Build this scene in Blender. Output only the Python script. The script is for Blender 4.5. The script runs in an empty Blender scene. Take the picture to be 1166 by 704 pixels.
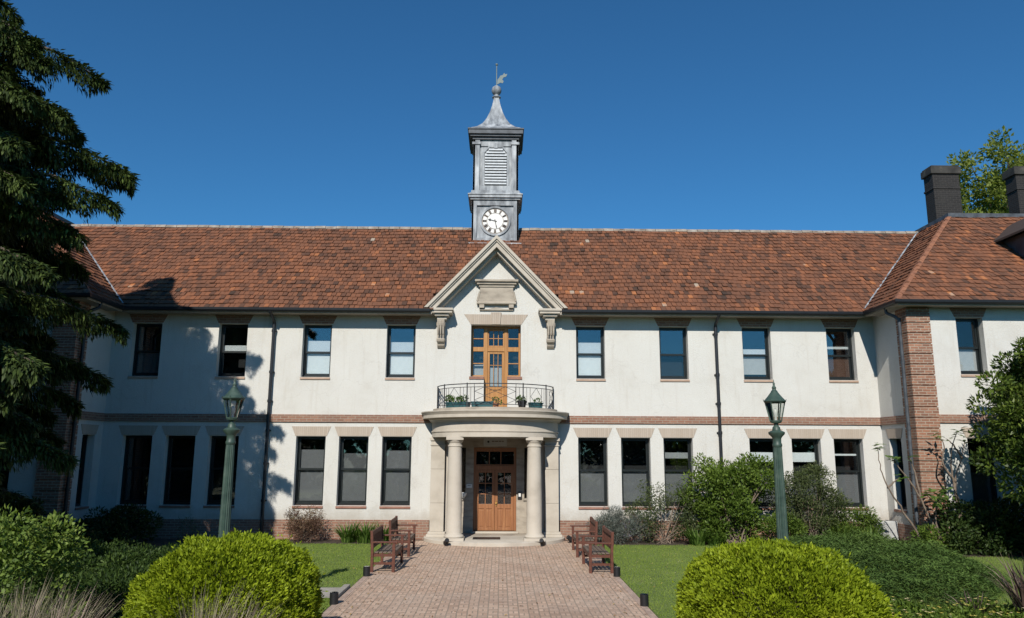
import bpy, bmesh, math, random
import numpy as np
from mathutils import Vector, Matrix
random.seed(7); RNG = np.random.default_rng(11)
SC = bpy.context.scene; COL = SC.collection
PI = math.pi; R = math.radians

# ------------------------------------------------------------------ helpers
class MB:
    """collects shapes, links them as ONE mesh object"""
    def __init__(s): s.v = []; s.f = []
    def add(s, vs, fs):
        o = len(s.v); s.v += [tuple(p) for p in vs]; s.f += [tuple(i + o for i in f) for f in fs]; return s
    def box(s, x0, x1, y0, y1, z0, z1):
        return s.add([(x0,y0,z0),(x1,y0,z0),(x1,y1,z0),(x0,y1,z0),(x0,y0,z1),(x1,y0,z1),(x1,y1,z1),(x0,y1,z1)],
                     [(0,3,2,1),(4,5,6,7),(0,1,5,4),(1,2,6,5),(2,3,7,6),(3,0,4,7)])
    def quad(s, *p): return s.add(p, [tuple(range(len(p)))])
    def prism(s, poly, y0, y1):                      # polygon in xz extruded along y
        n = len(poly)
        return s.add([(x, y0, z) for x, z in poly] + [(x, y1, z) for x, z in poly],
                     [tuple(range(n)), tuple(range(2*n-1, n-1, -1))] + [(i, i+n, (i+1) % n + n, (i+1) % n) for i in range(n)])
    def prismz(s, poly, z0, z1):                     # polygon in xy extruded along z
        n = len(poly)
        return s.add([(x, y, z0) for x, y in poly] + [(x, y, z1) for x, y in poly],
                     [tuple(range(n-1, -1, -1)), tuple(range(n, 2*n))] + [(i, (i+1) % n, (i+1) % n + n, i+n) for i in range(n)])
    def prismx(s, poly, x0, x1):                     # polygon in yz extruded along x
        n = len(poly)
        return s.add([(x0, y, z) for y, z in poly] + [(x1, y, z) for y, z in poly],
                     [tuple(range(n)), tuple(range(2*n-1, n-1, -1))] + [(i, i+n, (i+1) % n + n, (i+1) % n) for i in range(n)])
    def lathe(s, prof, n=20, c=(0,0,0), flute=0, fd=0.0):
        vs = []; fs = []
        for r, z in prof:
            for k in range(n):
                a = 2*PI*k/n
                rr = r*(1 - fd*(0.5 + 0.5*math.cos(a*flute))) if flute else r
                vs.append((c[0] + rr*math.cos(a), c[1] + rr*math.sin(a), c[2] + z))
        for i in range(len(prof)-1):
            for k in range(n):
                fs.append((i*n+k, i*n+(k+1) % n, (i+1)*n+(k+1) % n, (i+1)*n+k))
        fs.append(tuple(range(n-1, -1, -1))); m = (len(prof)-1)*n; fs.append(tuple(range(m, m+n)))
        return s.add(vs, fs)
    def tube(s, pts, rad, n=8):
        pts = [Vector(p) for p in pts]
        if not isinstance(rad, (list, tuple)): rad = [rad]*len(pts)
        vs = []; fs = []
        for i, p in enumerate(pts):
            d = (pts[min(i+1, len(pts)-1)] - pts[max(i-1, 0)]).normalized()
            a = d.cross(Vector((0, 1, 0)) if abs(d.y) < .9 else Vector((1, 0, 0))).normalized(); b = d.cross(a)
            for k in range(n):
                t = 2*PI*k/n + PI/n
                vs.append(p + (a*math.cos(t) + b*math.sin(t))*rad[i])
        for i in range(len(pts)-1):
            for k in range(n): fs.append((i*n+k, i*n+(k+1) % n, (i+1)*n+(k+1) % n, (i+1)*n+k))
        fs.append(tuple(range(n-1, -1, -1))); m = (len(pts)-1)*n; fs.append(tuple(range(m, m+n)))
        return s.add(vs, fs)
    def bar(s, p, q, w=.012):  return s.tube([p, q], w*.707, 4)
    def mirror(s):
        s.v = [(-x, y, z) for x, y, z in s.v]; s.f = [tuple(reversed(f)) for f in s.f]; return s
    def build(s, name, mat, parent=None, loc=(0,0,0), bevel=0, smooth=False):
        me = bpy.data.meshes.new(name); me.from_pydata(s.v, [], s.f); me.update()
        bm = bmesh.new(); bm.from_mesh(me); bmesh.ops.recalc_face_normals(bm, faces=bm.faces); bm.to_mesh(me); bm.free()
        return obj(name, me, mat, parent, loc, bevel, smooth)

def obj(name, me, mat, parent=None, loc=(0,0,0), bevel=0, smooth=False):
    o = bpy.data.objects.new(name, me); COL.objects.link(o)
    if mat and not me.materials: me.materials.append(mat)
    o.location = loc
    if parent: o.parent = parent
    if smooth:
        me.polygons.foreach_set('use_smooth', [True]*len(me.polygons))
        m = o.modifiers.new('split', 'EDGE_SPLIT'); m.split_angle = R(40)
    if bevel:
        m = o.modifiers.new('bevel', 'BEVEL'); m.width = bevel; m.segments = 2; m.limit_method = 'ANGLE'; m.angle_limit = R(35)
    return o

def tag(o, label, cat, group=None, kind=None):
    if label: o['label'] = label
    if cat: o['category'] = cat
    if group: o['group'] = group
    if kind: o['kind'] = kind
    return o
def thing(name, label, cat, loc=(0,0,0), rz=0, group=None):
    o = bpy.data.objects.new(name, None); COL.objects.link(o); o.location = loc; o.rotation_euler = (0,0,rz)
    o.empty_display_size = .3
    return tag(o, label, cat, group)
def struct(o): o['kind'] = 'structure'; return o
def dup(src, loc, rz, label, group=None):
    def cp(a, par):
        c = a.copy(); COL.objects.link(c)
        if par is not None: c.parent = par
        for ch in list(a.children): cp(ch, c)
        return c
    r = cp(src, None); r.location = loc; r.rotation_euler = (0,0,rz); r['label'] = label
    if group: r['group'] = group
    return r

# ------------------------------------------------------------------ materials
def newmat(name):
    m = bpy.data.materials.new(name); m.use_nodes = True
    nt = m.node_tree; b = nt.nodes['Principled BSDF']; return m, nt, b
def N(nt, typ, **kw):
    n = nt.nodes.new(typ)
    for k, v in kw.items(): setattr(n, k, v)
    return n
def ramp(nt, fac, stops):
    r = N(nt, 'ShaderNodeValToRGB'); e = r.color_ramp.elements
    while len(e) < len(stops): e.new(.5)
    for i, (p, c) in enumerate(stops): e[i].position = p; e[i].color = (*c, 1)
    nt.links.new(fac, r.inputs['Fac']); return r.outputs['Color']
def coords(nt, sx=1, sy=1, sz=1):
    tc = N(nt, 'ShaderNodeTexCoord'); mp = N(nt, 'ShaderNodeMapping'); mp.inputs['Scale'].default_value = (sx, sy, sz)
    nt.links.new(tc.outputs['Object'], mp.inputs['Vector']); return mp.outputs['Vector']
def noise(nt, vec, scale, detail=4, rough=.55):
    n = N(nt, 'ShaderNodeTexNoise'); n.inputs['Scale'].default_value = scale; n.inputs['Detail'].default_value = detail
    n.inputs['Roughness'].default_value = rough; nt.links.new(vec, n.inputs['Vector']); return n.outputs['Fac']
def mix(nt, fac, a, b, mode='MIX'):
    m = N(nt, 'ShaderNodeMix', data_type='RGBA', blend_type=mode)
    for sock, val in ((m.inputs['Factor'], fac), (m.inputs[6], a), (m.inputs[7], b)):
        if isinstance(val, (int, float)): sock.default_value = val
        elif isinstance(val, tuple): sock.default_value = (*val, 1)
        else: nt.links.new(val, sock)
    return m.outputs[2]
def bump(nt, b, h, strength, dist):
    n = N(nt, 'ShaderNodeBump'); n.inputs['Strength'].default_value = strength; n.inputs['Distance'].default_value = dist
    nt.links.new(h, n.inputs['Height']); nt.links.new(n.outputs['Normal'], b.inputs['Normal'])
def M_noise(name, stops, scale=8, rough=.8, bs=.3, bd=.01, bscale=60, metallic=0, stretch=(1,1,1), detail=5):
    m, nt, b = newmat(name); v = coords(nt, *stretch)
    nt.links.new(ramp(nt, noise(nt, v, scale, detail), stops), b.inputs['Base Color'])
    b.inputs['Roughness'].default_value = rough; b.inputs['Metallic'].default_value = metallic
    if bs: bump(nt, b, noise(nt, coords(nt), bscale, 3), bs, bd)
    return m
def M_stucco():
    m, nt, b = newmat('stucco'); v = coords(nt)
    big = noise(nt, v, .9, 8, .68); streak = noise(nt, coords(nt, 3, 3, .25), 2.2, 5, .6); fine = noise(nt, v, 26, 5, .65)
    c = ramp(nt, big, [(.28, (.57,.545,.49)), (.46, (.645,.63,.58)), (.7, (.68,.67,.625))])
    c = mix(nt, ramp(nt, streak, [(.54, (0,0,0)), (.74, (.45,.45,.45))]), c, (.52,.48,.41))
    c = mix(nt, ramp(nt, fine, [(.35, (.3,.3,.3)), (.6, (0,0,0))]), c, (.565,.54,.485))
    # splash dirt above the brick base, ragged upper edge
    sp = N(nt, 'ShaderNodeSeparateXYZ'); nt.links.new(v, sp.inputs[0]); zz = N(nt, 'ShaderNodeMath', operation='MULTIPLY_ADD')
    nt.links.new(noise(nt, v, 1.7, 6, .7), zz.inputs[0]); zz.inputs[1].default_value = -1.1; nt.links.new(sp.outputs['Z'], zz.inputs[2])
    c = mix(nt, ramp(nt, zz.outputs[0], [(.02, (.6,.6,.6)), (.45, (0,0,0))]), c, (.40,.35,.28))
    crack = N(nt, 'ShaderNodeTexVoronoi', feature='DISTANCE_TO_EDGE'); crack.inputs['Scale'].default_value = .42
    wv_ = N(nt, 'ShaderNodeVectorMath', operation='ADD'); nz_ = N(nt, 'ShaderNodeTexNoise'); nz_.inputs['Scale'].default_value = 1.5; nz_.inputs['Detail'].default_value = 6
    nt.links.new(v, nz_.inputs['Vector']); nt.links.new(v, wv_.inputs[0]); nt.links.new(nz_.outputs['Color'], wv_.inputs[1]); nt.links.new(wv_.outputs[0], crack.inputs['Vector'])
    c = mix(nt, ramp(nt, crack.outputs['Distance'], [(.0, (.2,.2,.2)), (.005, (0,0,0))]), c, (.33,.30,.26))
    nt.links.new(c, b.inputs['Base Color']); b.inputs['Roughness'].default_value = .95
    bump(nt, b, noise(nt, v, 24, 8, .75), .8, .02); return m
def M_brick(name, c1, c2, mortar, bw=.22, rh=.075, mort=.008, plane='wall', var=.5, dirt=(.2,.17,.14), dirtamt=.35):
    m, nt, b = newmat(name); tc = N(nt, 'ShaderNodeTexCoord'); sp = N(nt, 'ShaderNodeSeparateXYZ'); cb = N(nt, 'ShaderNodeCombineXYZ')
    nt.links.new(tc.outputs['Object'], sp.inputs[0])
    if plane == 'wall':
        ad = N(nt, 'ShaderNodeMath', operation='ADD'); nt.links.new(sp.outputs['X'], ad.inputs[0]); nt.links.new(sp.outputs['Y'], ad.inputs[1])
        nt.links.new(ad.outputs[0], cb.inputs['X']); nt.links.new(sp.outputs['Z'], cb.inputs['Y'])
    else:
        nt.links.new(sp.outputs['X'], cb.inputs['X']); nt.links.new(sp.outputs['Y'], cb.inputs['Y'])
    br = N(nt, 'ShaderNodeTexBrick'); br.inputs['Scale'].default_value = 1
    br.inputs['Brick Width'].default_value = bw; br.inputs['Row Height'].default_value = rh; br.inputs['Mortar Size'].default_value = mort
    br.inputs['Mortar Smooth'].default_value = .2; br.inputs['Bias'].default_value = 0
    br.inputs['Color1'].default_value = (*c1, 1); br.inputs['Color2'].default_value = (*c2, 1); br.inputs['Mortar'].default_value = (*mortar, 1)
    wob = noise(nt, tc.outputs['Object'], 5, 2); sc = N(nt, 'ShaderNodeVectorMath', operation='SCALE'); sc.inputs['Scale'].default_value = .02
    nz = N(nt, 'ShaderNodeTexNoise'); nz.inputs['Scale'].default_value = 4; nt.links.new(tc.outputs['Object'], nz.inputs['Vector'])
    nt.links.new(nz.outputs['Color'], sc.inputs[0]); av = N(nt, 'ShaderNodeVectorMath', operation='ADD')
    nt.links.new(cb.outputs[0], av.inputs[0]); nt.links.new(sc.outputs[0], av.inputs[1]); nt.links.new(av.outputs[0], br.inputs['Vector'])
    c = mix(nt, ramp(nt, noise(nt, tc.outputs['Object'], 1.3, 6, .65), [(.42, (0,0,0)), (.7, (dirtamt,)*3)]), br.outputs['Color'], dirt)
    c = mix(nt, ramp(nt, noise(nt, tc.outputs['Object'], 14, 4, .7), [(.35, (var*.6,)*3), (.6, (0,0,0))]), c, tuple(x*.55 for x in c1))
    nt.links.new(c, b.inputs['Base Color']); b.inputs['Roughness'].default_value = .9
    inv = N(nt, 'ShaderNodeMath', operation='SUBTRACT'); inv.inputs[0].default_value = 1; nt.links.new(br.outputs['Fac'], inv.inputs[1])
    bump(nt, b, inv.outputs[0], .7, .008); return m
def M_rnd(name, stops, rough=.85, trans=0, tint=(1,1,1), nscale=0, nmix=.5, spec=.3, bs=0):
    """colour picked per face by its stored random value (tiles, leaves, blades)"""
    m, nt, b = newmat(name); a = N(nt, 'ShaderNodeAttribute', attribute_name='rnd'); fac = a.outputs['Fac']
    if nscale:
        mp = N(nt, 'ShaderNodeMapRange'); mp.inputs['From Min'].default_value = .3; mp.inputs['From Max'].default_value = .7
        nt.links.new(noise(nt, coords(nt), nscale, 5), mp.inputs['Value'])
        mx = N(nt, 'ShaderNodeMix'); mx.inputs['Factor'].default_value = nmix
        nt.links.new(fac, mx.inputs[2]); nt.links.new(mp.outputs[0], mx.inputs[3]); fac = mx.outputs[0]
    c = ramp(nt, fac, stops); nt.links.new(c, b.inputs['Base Color']); b.inputs['Roughness'].default_value = rough
    b.inputs['Specular IOR Level'].default_value = spec
    if bs: bump(nt, b, noise(nt, coords(nt), 40, 4), bs, .01)
    if trans:
        t = N(nt, 'ShaderNodeBsdfTranslucent'); nt.links.new(mix(nt, 1.0, c, tint, 'MULTIPLY'), t.inputs['Color'])
        ms = N(nt, 'ShaderNodeMixShader'); ms.inputs[0].default_value = trans; out = nt.nodes['Material Output']
        nt.links.new(b.outputs[0], ms.inputs[1]); nt.links.new(t.outputs[0], ms.inputs[2]); nt.links.new(ms.outputs[0], out.inputs['Surface'])
    return m
def M_plain(name, c, rough=.6, metallic=0, spec=.5, var=.15):
    return M_noise(name, [(.3, tuple(x*(1-var) for x in c)), (.7, tuple(min(1, x*(1+var)) for x in c))], 9, rough, .12, .004, 50, metallic)
def M_glass(name, refl=.16, tint=(.75,.8,.8)):
    m, nt, b = newmat(name); out = nt.nodes['Material Output']; nt.nodes.remove(b)
    t = N(nt, 'ShaderNodeBsdfTransparent'); t.inputs['Color'].default_value = (*tint, 1)
    g = N(nt, 'ShaderNodeBsdfGlossy'); g.inputs['Roughness'].default_value = .015
    nz = N(nt, 'ShaderNodeBump'); nz.inputs['Strength'].default_value = .05; nz.inputs['Distance'].default_value = .02
    nt.links.new(noise(nt, coords(nt), 1.6, 1), nz.inputs['Height']); nt.links.new(nz.outputs[0], g.inputs['Normal'])
    lw = N(nt, 'ShaderNodeLayerWeight'); lw.inputs['Blend'].default_value = .25
    ad = N(nt, 'ShaderNodeMath', operation='ADD'); ad.inputs[1].default_value = refl; nt.links.new(lw.outputs['Fresnel'], ad.inputs[0])
    ms = N(nt, 'ShaderNodeMixShader'); nt.links.new(ad.outputs[0], ms.inputs[0]); nt.links.new(t.outputs[0], ms.inputs[1])
    nt.links.new(g.outputs[0], ms.inputs[2]); nt.links.new(ms.outputs[0], out.inputs['Surface']); return m

stucco = M_stucco()
stone = M_noise('sandstone', [(.28, (.43,.38,.31)), (.5, (.52,.465,.385)), (.72, (.555,.50,.42))], 2.2, .9, .25, .006, 45)
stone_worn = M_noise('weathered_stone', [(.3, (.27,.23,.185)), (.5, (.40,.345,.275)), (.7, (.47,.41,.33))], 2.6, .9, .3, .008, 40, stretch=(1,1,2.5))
lintel_m = M_brick('gauged_brick', (.50,.42,.34), (.45,.37,.29), (.42,.35,.28), .062, 1.0, .005, var=.1, dirtamt=.1)
brick = M_brick('red_brick', (.36,.185,.12), (.24,.115,.075), (.40,.33,.26), .23, .077, .009)
brick_pier = M_brick('pier_brick', (.40,.185,.11), (.20,.085,.05), (.42,.34,.26), .23, .077, .012, var=.6)
chim_m = M_brick('sooty_brick', (.026,.024,.023), (.014,.013,.013), (.055,.05,.046), .23, .077, .009, dirt=(.05,.047,.043))
def M_paving():
    m, nt, b = newmat('brick_pavers'); tc = N(nt, 'ShaderNodeTexCoord'); P = tc.outputs['Object']
    nz = N(nt, 'ShaderNodeTexNoise'); nz.inputs['Scale'].default_value = 2.5; nz.inputs['Detail'].default_value = 3; nt.links.new(P, nz.inputs['Vector'])
    sc = N(nt, 'ShaderNodeVectorMath', operation='SCALE'); sc.inputs['Scale'].default_value = .035; nt.links.new(nz.outputs['Color'], sc.inputs[0])
    av = N(nt, 'ShaderNodeVectorMath', operation='ADD'); nt.links.new(P, av.inputs[0]); nt.links.new(sc.outputs[0], av.inputs[1]); P2 = av.outputs[0]
    cols, facs = [], []
    for swap in (0, 1):
        v = P2
        if swap:
            sx = N(nt, 'ShaderNodeSeparateXYZ'); cx = N(nt, 'ShaderNodeCombineXYZ'); nt.links.new(P2, sx.inputs[0]); nt.links.new(sx.outputs['X'], cx.inputs['Y']); nt.links.new(sx.outputs['Y'], cx.inputs['X']); v = cx.outputs[0]
        br = N(nt, 'ShaderNodeTexBrick', offset=0); br.inputs['Scale'].default_value = 1; br.inputs['Brick Width'].default_value = .17; br.inputs['Row Height'].default_value = .085
        br.inputs['Mortar Size'].default_value = .010; br.inputs['Mortar Smooth'].default_value = .3; br.inputs['Bias'].default_value = 0
        br.inputs['Color1'].default_value = (.70,.485,.345,1); br.inputs['Color2'].default_value = (.46,.295,.20,1); br.inputs['Mortar'].default_value = (.30,.235,.17,1)
        nt.links.new(v, br.inputs['Vector']); cols.append(br.outputs['Color']); facs.append(br.outputs['Fac'])
    ck = N(nt, 'ShaderNodeTexChecker'); ck.inputs['Scale'].default_value = 1/.17; nt.links.new(P2, ck.inputs['Vector'])
    c = mix(nt, ck.outputs['Fac'], cols[0], cols[1]); f = N(nt, 'ShaderNodeMix'); nt.links.new(ck.outputs['Fac'], f.inputs['Factor']); nt.links.new(facs[0], f.inputs[2]); nt.links.new(facs[1], f.inputs[3])
    c = mix(nt, ramp(nt, noise(nt, P, .9, 7, .7), [(.40, (0,0,0)), (.68, (.5,.5,.5))]), c, (.54,.44,.35))
    c = mix(nt, ramp(nt, noise(nt, P, .35, 5, .6), [(.5, (0,0,0)), (.72, (.55,.55,.55))]), c, (.30,.21,.16))
    c = mix(nt, ramp(nt, noise(nt, P, 6, 5, .75), [(.32, (.45,.45,.45)), (.5, (0,0,0))]), c, (.33,.235,.175))
    nt.links.new(c, b.inputs['Base Color']); b.inputs['Roughness'].default_value = .9
    inv = N(nt, 'ShaderNodeMath', operation='SUBTRACT'); inv.inputs[0].default_value = 1; nt.links.new(f.outputs[0], inv.inputs[1]); bump(nt, b, inv.outputs[0], .8, .01); return m
paver = M_paving()
paver_edge = M_brick('paver_edging', (.54,.39,.30), (.42,.29,.22), (.40,.32,.25), .11, .215, .008, plane='floor', dirt=(.3,.24,.19))
tile_m = M_rnd('clay_tiles', [(0, (.055,.042,.034)), (.16, (.105,.058,.041)), (.38, (.168,.080,.050)), (.62, (.222,.096,.054)), (.82, (.275,.112,.058)), (.94, (.44,.175,.072)), (1, (.38,.31,.24))],
               .92, nscale=1.1, nmix=.28, spec=.1, bs=.5)
deck_m = M_plain('roof_deck', (.06,.04,.03), .9)
mortar_m = M_noise('lime_mortar', [(.3, (.17,.14,.11)), (.5, (.30,.26,.21)), (.7, (.42,.38,.32))], 3, .95)
lead = M_noise('lead_sheet', [(.25, (.085,.09,.10)), (.42, (.21,.225,.24)), (.56, (.34,.36,.375)), (.72, (.56,.575,.585))], 3.2, .62, .2, .008, 14, stretch=(1.4,1.4,.45))
lead_dark = M_noise('dark_flashing', [(.3, (.035,.042,.05)), (.7, (.10,.112,.128))], 4, .6)
gutter_m = M_plain('black_iron', (.018,.02,.024), .4)
soffit_m = M_plain('soffit_board', (.36,.32,.27), .8)
sash_m = M_plain('dark_sash_paint', (.012,.016,.016), .35)
orange_wood = M_noise('varnished_oak', [(.25, (.33,.14,.036)), (.55, (.44,.205,.056)), (.75, (.52,.27,.085))], 3, .45, .2, .004, 30, stretch=(6,6,.5))
door_wood = M_noise('door_timber', [(.25, (.23,.088,.032)), (.55, (.32,.13,.048)), (.78, (.40,.185,.075))], 3, .5, .2, .004, 30, stretch=(6,6,.5))
bench_wood = M_noise('bench_timber', [(.3, (.075,.024,.013)), (.6, (.125,.038,.020)), (.8, (.18,.07,.04))], 4, .6, .2, .004, 30, stretch=(5,5,5))
bench_top = M_noise('weathered_slats', [(.3, (.10,.075,.055)), (.6, (.17,.125,.095)), (.8, (.24,.19,.15))], 5, .75, .2, .004, 30)
glass = M_glass('window_glass', .05, (.93,.95,.95)); glass_sky = M_glass('sky_glass', .13, (.93,.95,.95)); glass_lamp = M_glass('lantern_glass', .05, (.9,.92,.9))
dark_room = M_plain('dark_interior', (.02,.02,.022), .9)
blind_w = M_plain('white_blind', (.72,.74,.74), .8, var=.03); blind_g = M_plain('grey_screen', (.15,.15,.155), .8, var=.06)
blind_m = M_plain('pale_blind', (.42,.43,.43), .8, var=.05); curtain_b = M_plain('brown_curtain', (.09,.045,.03), .9)
sill_m = M_noise('tiled_sill', [(.3, (.24,.11,.075)), (.7, (.36,.19,.13))], 6, .7)
sill_buff = M_noise('buff_sill', [(.3, (.40,.27,.19)), (.7, (.50,.36,.27))], 6, .8)
green_iron = M_noise('green_paint', [(.3, (.030,.056,.044)), (.55, (.050,.086,.066)), (.8, (.085,.122,.095))], 7, .5, .15, .004, 30)
iron = M_plain('wrought_iron', (.015,.015,.016), .5)
white_p = M_plain('white_enamel', (.78,.78,.75), .5, var=.03); dial_m = M_plain('dial_white', (.75,.74,.70), .5, var=.03)
dial_dark = M_plain('dial_bronze', (.13,.085,.06), .6); black_m = M_plain('black_paint', (.012,.012,.014), .5)
bulb_m = M_plain('lamp_bulb', (.8,.8,.76), .3, var=.02)
terracotta = M_plain('terracotta', (.36,.15,.08), .8); teal_m = M_plain('teal_plastic', (.03,.10,.11), .5)
soil = M_noise('mulch', [(.3, (.035,.026,.018)), (.6, (.075,.055,.038)), (.8, (.12,.09,.065))], 6, .95, .8, .03, 22)
concrete = M_noise('concrete_slab', [(.3, (.30,.27,.225)), (.7, (.42,.385,.33))], 5, .9)
bark = M_noise('bark', [(.3, (.05,.038,.028)), (.7, (.13,.10,.075))], 5, .95, .8, .03, 18, stretch=(3,3,.6))
twig_m = M_noise('pale_twigs', [(.3, (.13,.095,.07)), (.7, (.26,.20,.15))], 8, .9)
grass_base = M_noise('turf', [(.22, (.10,.135,.034)), (.45, (.135,.19,.042)), (.62, (.175,.225,.058)), (.8, (.22,.235,.085))], 1.4, .95, .6, .03, 60)
field_m = M_noise('rough_grass', [(.3, (.05,.07,.02)), (.7, (.10,.12,.04))], .6, .95)
GR = [(0, (.14,.20,.034)), (.5, (.225,.315,.058)), (.85, (.30,.37,.085)), (1, (.42,.42,.16))]
blade_m = M_rnd('grass_blades', GR, .8, .35, (1.1,1.15,.6), nscale=1.2, nmix=.4)

# ------------------------------------------------------------------ foliage meshes
def unit(a): return a/np.maximum(np.linalg.norm(a, axis=1, keepdims=True), 1e-9)
def rdir(n): return unit(RNG.normal(size=(n, 3)))
def mesh_quads(name, V, rnd, mat, parent=None, loc=(0,0,0)):
    n = V.shape[0]; me = bpy.data.meshes.new(name)
    me.vertices.add(n*4); me.vertices.foreach_set('co', V.astype(np.float32).ravel())
    me.loops.add(n*4); me.loops.foreach_set('vertex_index', np.arange(n*4, dtype=np.int32))
    me.polygons.add(n); me.polygons.foreach_set('loop_start', np.arange(0, n*4, 4, dtype=np.int32))
    me.polygons.foreach_set('loop_total', np.full(n, 4, dtype=np.int32))
    a = me.attributes.new('rnd', 'FLOAT', 'FACE'); a.data.foreach_set('value', np.clip(rnd, 0, 1).astype(np.float32))
    me.update(calc_edges=True); me.validate()
    return obj(name, me, mat, parent, loc)
def leaf_quads(pos, d, nrm, L, W, fold=.12):
    n = len(pos); L = np.broadcast_to(L, n)[:, None]; W = np.broadcast_to(W, n)[:, None]
    d = unit(d); s = unit(np.cross(d, nrm)); up = np.cross(s, d)
    mid = pos + d*L*.45 + up*W*fold
    return np.stack([pos, mid + s*W*.5, pos + d*L - up*W*fold, mid - s*W*.5], 1)
def clump_leaves(centers, radii, per, L, W, flat=.75, inner=.35, droop=0., upbias=.25):
    P, D, NN, RR = [], [], [], []
    for c, r in zip(centers, radii):
        n = int(per*(r**2)); o = rdir(n); rr = r*(1 - inner*RNG.random(n)**1.6)
        p = c + o*rr[:, None]*np.array([1, 1, flat]); d = o + rdir(n)*.75 + np.array([0, 0, upbias - droop])
        P.append(p); D.append(d); NN.append(o + rdir(n)*.6 + np.array([0,0,.4])); RR.append(np.full(n, RNG.normal(0, .10)) + RNG.random(n)*.75 + .12)
    P = np.vstack(P); n = len(P)
    return leaf_quads(P, np.vstack(D), np.vstack(NN), L*(.65 + .7*RNG.random(n)), W*(.65 + .7*RNG.random(n))), np.concatenate(RR)
def arcs(n, base, spread, length, width, lean=(.2, 1.0), segs=4, wind=(0,0), jitter=.03):
    """arching strap leaves or grass blades"""
    Q = []; Rr = []
    for i in range(n):
        a = RNG.random()*2*PI; b = np.array(base) + np.array([math.cos(a), math.sin(a), 0])*spread*math.sqrt(RNG.random())
        a2 = a + RNG.normal(0, .5); le = RNG.uniform(*lean); L = length*RNG.uniform(.6, 1.1); w = width*RNG.uniform(.7, 1.2)
        o = np.array([math.cos(a2)*le + wind[0], math.sin(a2)*le + wind[1], 0]); side = unit(np.array([[-math.sin(a2), math.cos(a2), 0]]))[0]
        pts = []
        for k in range(segs+1):
            t = k/segs; pts.append(b + o*L*(t*.35 + t*t*.55) + np.array([0,0,1])*L*(t - .42*le*t*t))
        rv = RNG.random()
        for k in range(segs):
            w0 = w*(1 - .75*(k/segs)**1.5); w1 = w*(1 - .75*((k+1)/segs)**1.5) if k < segs-1 else w*.08
            Q.append(np.stack([pts[k]-side*w0/2, pts[k]+side*w0/2, pts[k+1]+side*w1/2, pts[k+1]-side*w1/2])); Rr.append(rv + .12*k/segs)
    return np.array(Q), np.array(Rr)

# ------------------------------------------------------------------ camera, sun, sky
cam = bpy.data.cameras.new('camera'); co = bpy.data.objects.new('camera', cam); COL.objects.link(co); SC.camera = co
cam.sensor_width = 36; cam.lens = 870/1166*36; cam.clip_end = 3000; cam.clip_start = .1
pit, yaw, rol = R(10.6), R(.8), R(.27)
fw = Vector((math.sin(yaw)*math.cos(pit), math.cos(yaw)*math.cos(pit), math.sin(pit)))
r0 = Vector((math.cos(yaw), -math.sin(yaw), 0)); u0 = r0.cross(fw)
rr = r0*math.cos(rol) + u0*math.sin(rol); uu = u0*math.cos(rol) - r0*math.sin(rol)
co.matrix_world = Matrix(((rr.x, uu.x, -fw.x, .17), (rr.y, uu.y, -fw.y, -24), (rr.z, uu.z, -fw.z, 2.62), (0,0,0,1)))
SUN = Vector((-.20, -1, .72)).normalized()
el = math.asin(SUN.z); az = math.atan2(SUN.x, SUN.y)
w = bpy.data.worlds.new('World'); SC.world = w; w.use_nodes = True; nt = w.node_tree
sky = nt.nodes.new('ShaderNodeTexSky'); sky.sky_type = 'NISHITA'; sky.sun_disc = False
sky.sun_elevation = el; sky.sun_rotation = az % (2*PI); sky.air_density = 1.0; sky.dust_density = 0; sky.ozone_density = 6.0; sky.altitude = 50
bg = nt.nodes['Background']; bg.inputs['Strength'].default_value = .088
nt.links.new(mix(nt, 1.0, sky.outputs[0], (.43,.93,1.12), 'MULTIPLY'), bg.inputs[0])
sl = bpy.data.lights.new('sun', 'SUN'); sl.energy = 4.6; sl.angle = R(.5); sl.color = (1, .95, .87)
so = bpy.data.objects.new('sun', sl); COL.objects.link(so); so.rotation_euler = SUN.to_track_quat('Z', 'Y').to_euler(); so.location = (-10,-40,40)
SC.view_settings.view_transform = 'Standard'; SC.view_settings.look = 'None'; SC.view_settings.gamma = 1; SC.view_settings.exposure = 0
SC.cycles.max_bounces = 6; SC.cycles.diffuse_bounces = 1; SC.cycles.transparent_max_bounces = 12

# ------------------------------------------------------------------ ground
g = MB().quad((-600,-600,0),(600,-600,0),(600,600,0),(-600,600,0)).build('ground', field_m); struct(g)
def sheet(name, poly, z, m): o = MB().quad(*[(x, y, z) for x, y in poly]).build(name, m); return struct(o)
sheet('lawn', [(-14,-8.3),(-2.75,-8.3),(-2.75,-1.2),(-14,-1.2)], .004, grass_base)
sheet('lawn', [(-14,-26),(-2.75,-26),(-2.75,-9.5),(-14,-9.5)], .004, grass_base)
sheet('lawn', [(2.75,-26),(22,-26),(22,-3.6),(12.2,-3.6),(12.2,-1.3),(2.75,-1.3)], .004, grass_base)
sheet('flower_bed', [(-12,-1.2),(-2.7,-1.2),(-2.0,-.02),(-12,-.02)], .008, soil)
sheet('flower_bed', [(2.7,-1.3),(12.0,-1.3),(12.0,-.02),(2.0,-.02)], .008, soil)
sheet('flower_bed', [(-24,-5.4),(-9.2,-5.4),(-9.0,-1.2),(-24,-1.2)], .010, soil)
sheet('flower_bed', [(12.2,-3.6),(22,-3.6),(22,-2.03),(12.2,-2.03)], .010, soil)
sheet('flower_bed', [(-9.5,-17),(-2.78,-17),(-2.78,-11.4),(-9.5,-11.4)], .010, soil)
sheet('flower_bed', [(2.78,-17),(10,-17),(10,-11.2),(2.78,-11.2)], .010, soil)
sheet('path', [(-2.6,-60),(2.6,-60),(2.6,-.3),(-2.6,-.3)], .012, paver)
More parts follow.
